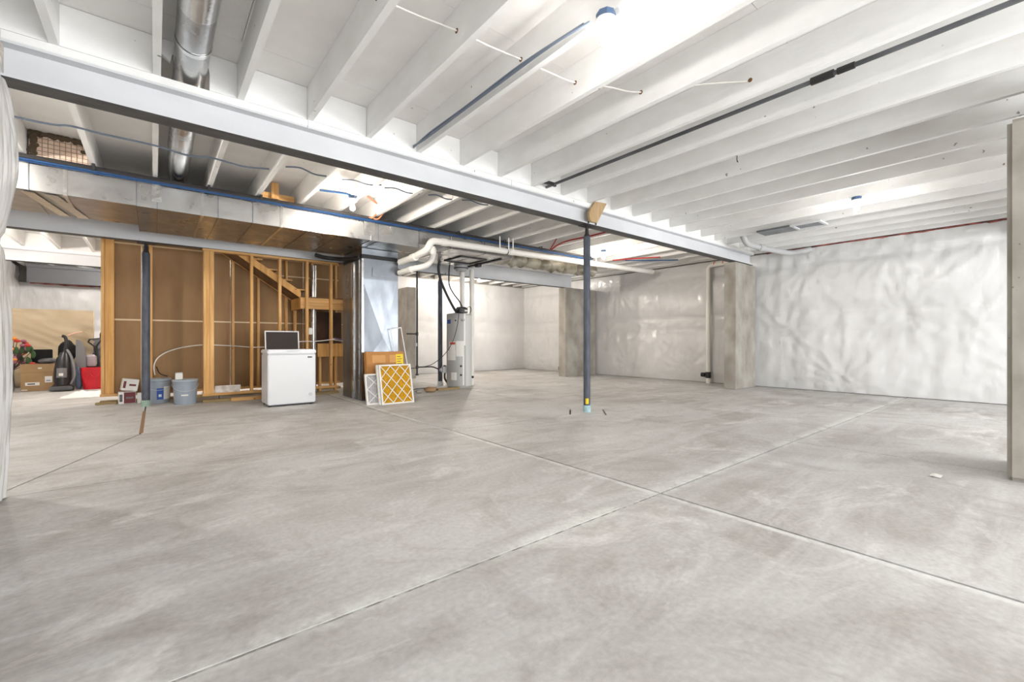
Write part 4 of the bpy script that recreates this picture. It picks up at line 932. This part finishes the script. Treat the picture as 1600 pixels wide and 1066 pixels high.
# upright vacuum
def upright(label, x, y, s=1.0, body=VBLK):
    v = thing('vacuum_cleaner', label, 'vacuum', (x,y,0)); V = lambda a,b,c: (x+a*s, y+b*s, c*s)
    b = B().hexa([V(-.17,-.14,0.02),V(.17,-.14,0.02),V(.15,.12,0.02),V(-.15,.12,0.02),V(-.15,-.10,.10),V(.15,-.10,.10),V(.12,.12,.14),V(-.12,.12,.14)]); b.build('floor_head', body, v, bevel=0.015)
    for a in (-.15,.15): B().tube([V(a-.012,.08,.045),V(a+.012,.08,.045)], 0.044*s, 14).build('wheel', BLACK, v)
    b = B().tube([V(0,.06,.10),V(0,.08,.22),V(.0,.11,.42),V(.01,.14,.62),V(.02,.16,.74)], [.10*s,.125*s,.12*s,.10*s,.055*s], 16); bd = b.build('body', body, v)
    B().tube([V(0,.0,.26),V(.0,.02,.44)], 0.075*s, 14).build('dust_cup', VGREY, v)
    box('chrome_badge', PAPER, bd, x-.03*s, x+.03*s, y-.09*s, y-.078*s, .30*s, .35*s)
    B().tube(smoothpath([V(.02,.16,.72),V(.04,.19,.88),V(.04,.2,.98),V(.02,.2,1.05),V(-.02,.19,1.07)],4), [.03*s]*4+[.028*s]*13 if False else .028*s, 10).build('handle', body, v)
    B().tube(smoothpath([V(.11,.06,.12),V(.17,.05,.28),V(.15,.08,.5),V(.11,.12,.68),V(.05,.17,.8)],5), .022*s, 10).build('hose', VGREY, v)
    return v
upright('black upright vacuum cleaner standing right of the cartons', -1.40, 12.10)
cable('vacuum_wand', mat('wand_pink', lin(214,170,150),0.5), [(-1.34,12.34,1.08),(-1.22,12.32,1.13),(-1.14,12.31,1.15)], 0.016, 'pinkish wand tip beside the vacuum handle', 'wand')
ib = thing('ironing_board', 'folded grey ironing board standing between the vacuum and the red bag', 'board', (-1.17,12.46,0))
B().prism([(-1.25,12.45,0.3),(-1.08,12.45,0.25),(-1.10,12.45,0.80),(-1.17,12.45,0.98),(-1.24,12.45,1.0)], (0,0.03,0)).build('board_top', VGREY, ib, bevel=0.004); B().tube([(-1.2,12.5,0.0),(-1.12,12.5,0.6)],0.012,8).build('leg', GREYL, ib); B().tube([(-1.08,12.5,0.0),(-1.2,12.5,0.6)],0.012,8).build('leg', GREYL, ib)
lump('blue_jeans', JEAN, (-1.19,12.37,0.22), (0.05,0.05,0.24), 6, 'faded blue cloth hanging behind the red bag', 'cloth', 0.3)
# red bag (open tote)
rbg = thing('red_bag', 'shiny red tote bag on the floor left of the stud wall', 'bag', (-1.0,12.3,0))
def bagfn(u, v):
    a = 2*PI*u; z = 0.43*v
    rx, ry = 0.19+0.035*v, 0.13+0.03*v
    sq = lambda c: math.copysign(abs(c)**0.6, c)
    d = 0.02*noise.noise(Vector((math.cos(a)*2.5,math.sin(a)*2.5,v*3)))
    return Vector((-0.98+(rx+d)*sq(math.cos(a)), 12.30+(ry+d)*sq(math.sin(a)), z+0.002))
B().grid(bagfn, 40, 10).build('bag_shell', REDBAG, rbg, angle=180); B().box(-1.14,-0.82,12.19,12.41,0.001,0.01).build('bag_floor', REDBAG, rbg)
B().tube(smoothpath([(-1.06,12.155,0.40),(-1.04,12.13,0.30),(-0.98,12.12,0.24),(-0.92,12.13,0.30),(-0.90,12.155,0.40)],5), 0.008, 8).build('bag_handle', REDBAG, rbg); rbg.location.x += 0.045
# carpet washer standing behind the bag
cw = thing('carpet_washer', 'carpet washer with loop handle and clear tank behind the red bag', 'vacuum', (-1.0,12.62,0))
B().box(-1.17,-0.83,12.5,12.8,0.01,0.16).build('floor_head', VBLK, cw, bevel=0.03)
B().tube([(-1.0,12.68,0.15),(-1.0,12.68,0.45)], [0.14,0.12], 16).build('body', VBLK, cw); B().lathe([(0.09,0.0),(0.105,0.05),(0.10,0.2),(0.06,0.24)], (-1.04,12.58,0.45), 18).build('clear_tank', CLEARP, cw)
B().tube([(-0.92,12.66,0.4),(-0.95,12.68,0.7),(-0.97,12.70,0.85)], 0.032, 10).build('neck', VBLK, cw)
B().tube([(-0.97,12.7,0.84),(-1.08,12.7,0.95),(-1.06,12.7,1.0),(-0.88,12.7,1.03),(-0.90,12.7,0.96),(-0.97,12.7,0.84)], 0.017, 8).build('loop_handle', VBLK, cw)
lump('covered_heap', GREYCL, (-0.86,12.97,0.40), (0.22,0.12,0.42), 12, 'grey cloth-covered heap beside the mattress', 'heap', 0.25)
tt = thing('grey_tote', 'grey plastic tote with lid right of the mattress', 'bin', (-0.85,13.3,0)); box('tote_body', VGREY, tt, -1.04,-0.62,13.16,13.46,0.0,0.96,bevel=0.02); box('tote_lid', VGREY, tt, -1.05,-0.60,13.14,13.48,0.961,1.02,bevel=0.012)
lm = thing('black_sprayer', 'black upright sprayer bottle on the grey tote', 'bottle', (-0.90,13.3,1.02)); B().lathe([(0.05,0.001),(0.05,0.10),(0.025,0.18),(0.02,0.33),(0.03,0.36)], (-0.90,13.3,1.02), 14).build('bottle', VBLK, lm); B().ball((-0.90,13.3,1.42), 0.035, 10, 8).build('nozzle', VBLK, lm)
# white sheet on the floor
def shfn(u, v):
    x = -1.22+0.62*u + 0.10*(v-0.5); y = 10.45+0.9*v; e = min(u,1-u,v,1-v)
    return Vector((x+0.08*noise.noise(Vector((v*4,1,u))), y+0.08*noise.noise(Vector((u*4,2,v))), 0.004+min(1,e*5)*(0.035+0.06*abs(noise.noise(Vector((u*5,v*4,3)))))))
props(B().grid(shfn, 30, 30).build('white_sheet', WCLOTH, None, angle=180), 'rumpled white cloth on the floor in front of the red bag', 'cloth')
# scrap of paper on the floor at right
props(B().grid(lambda u,v: Vector((4.30+0.10*u, 0.50+0.06*v, 0.004+0.012*abs(noise.noise(Vector((u*3,v*3,1)))))), 6, 4).build('paper_scrap', PAPER, None, angle=180), 'tiny white paper scrap on the floor near the right pier', 'paper')
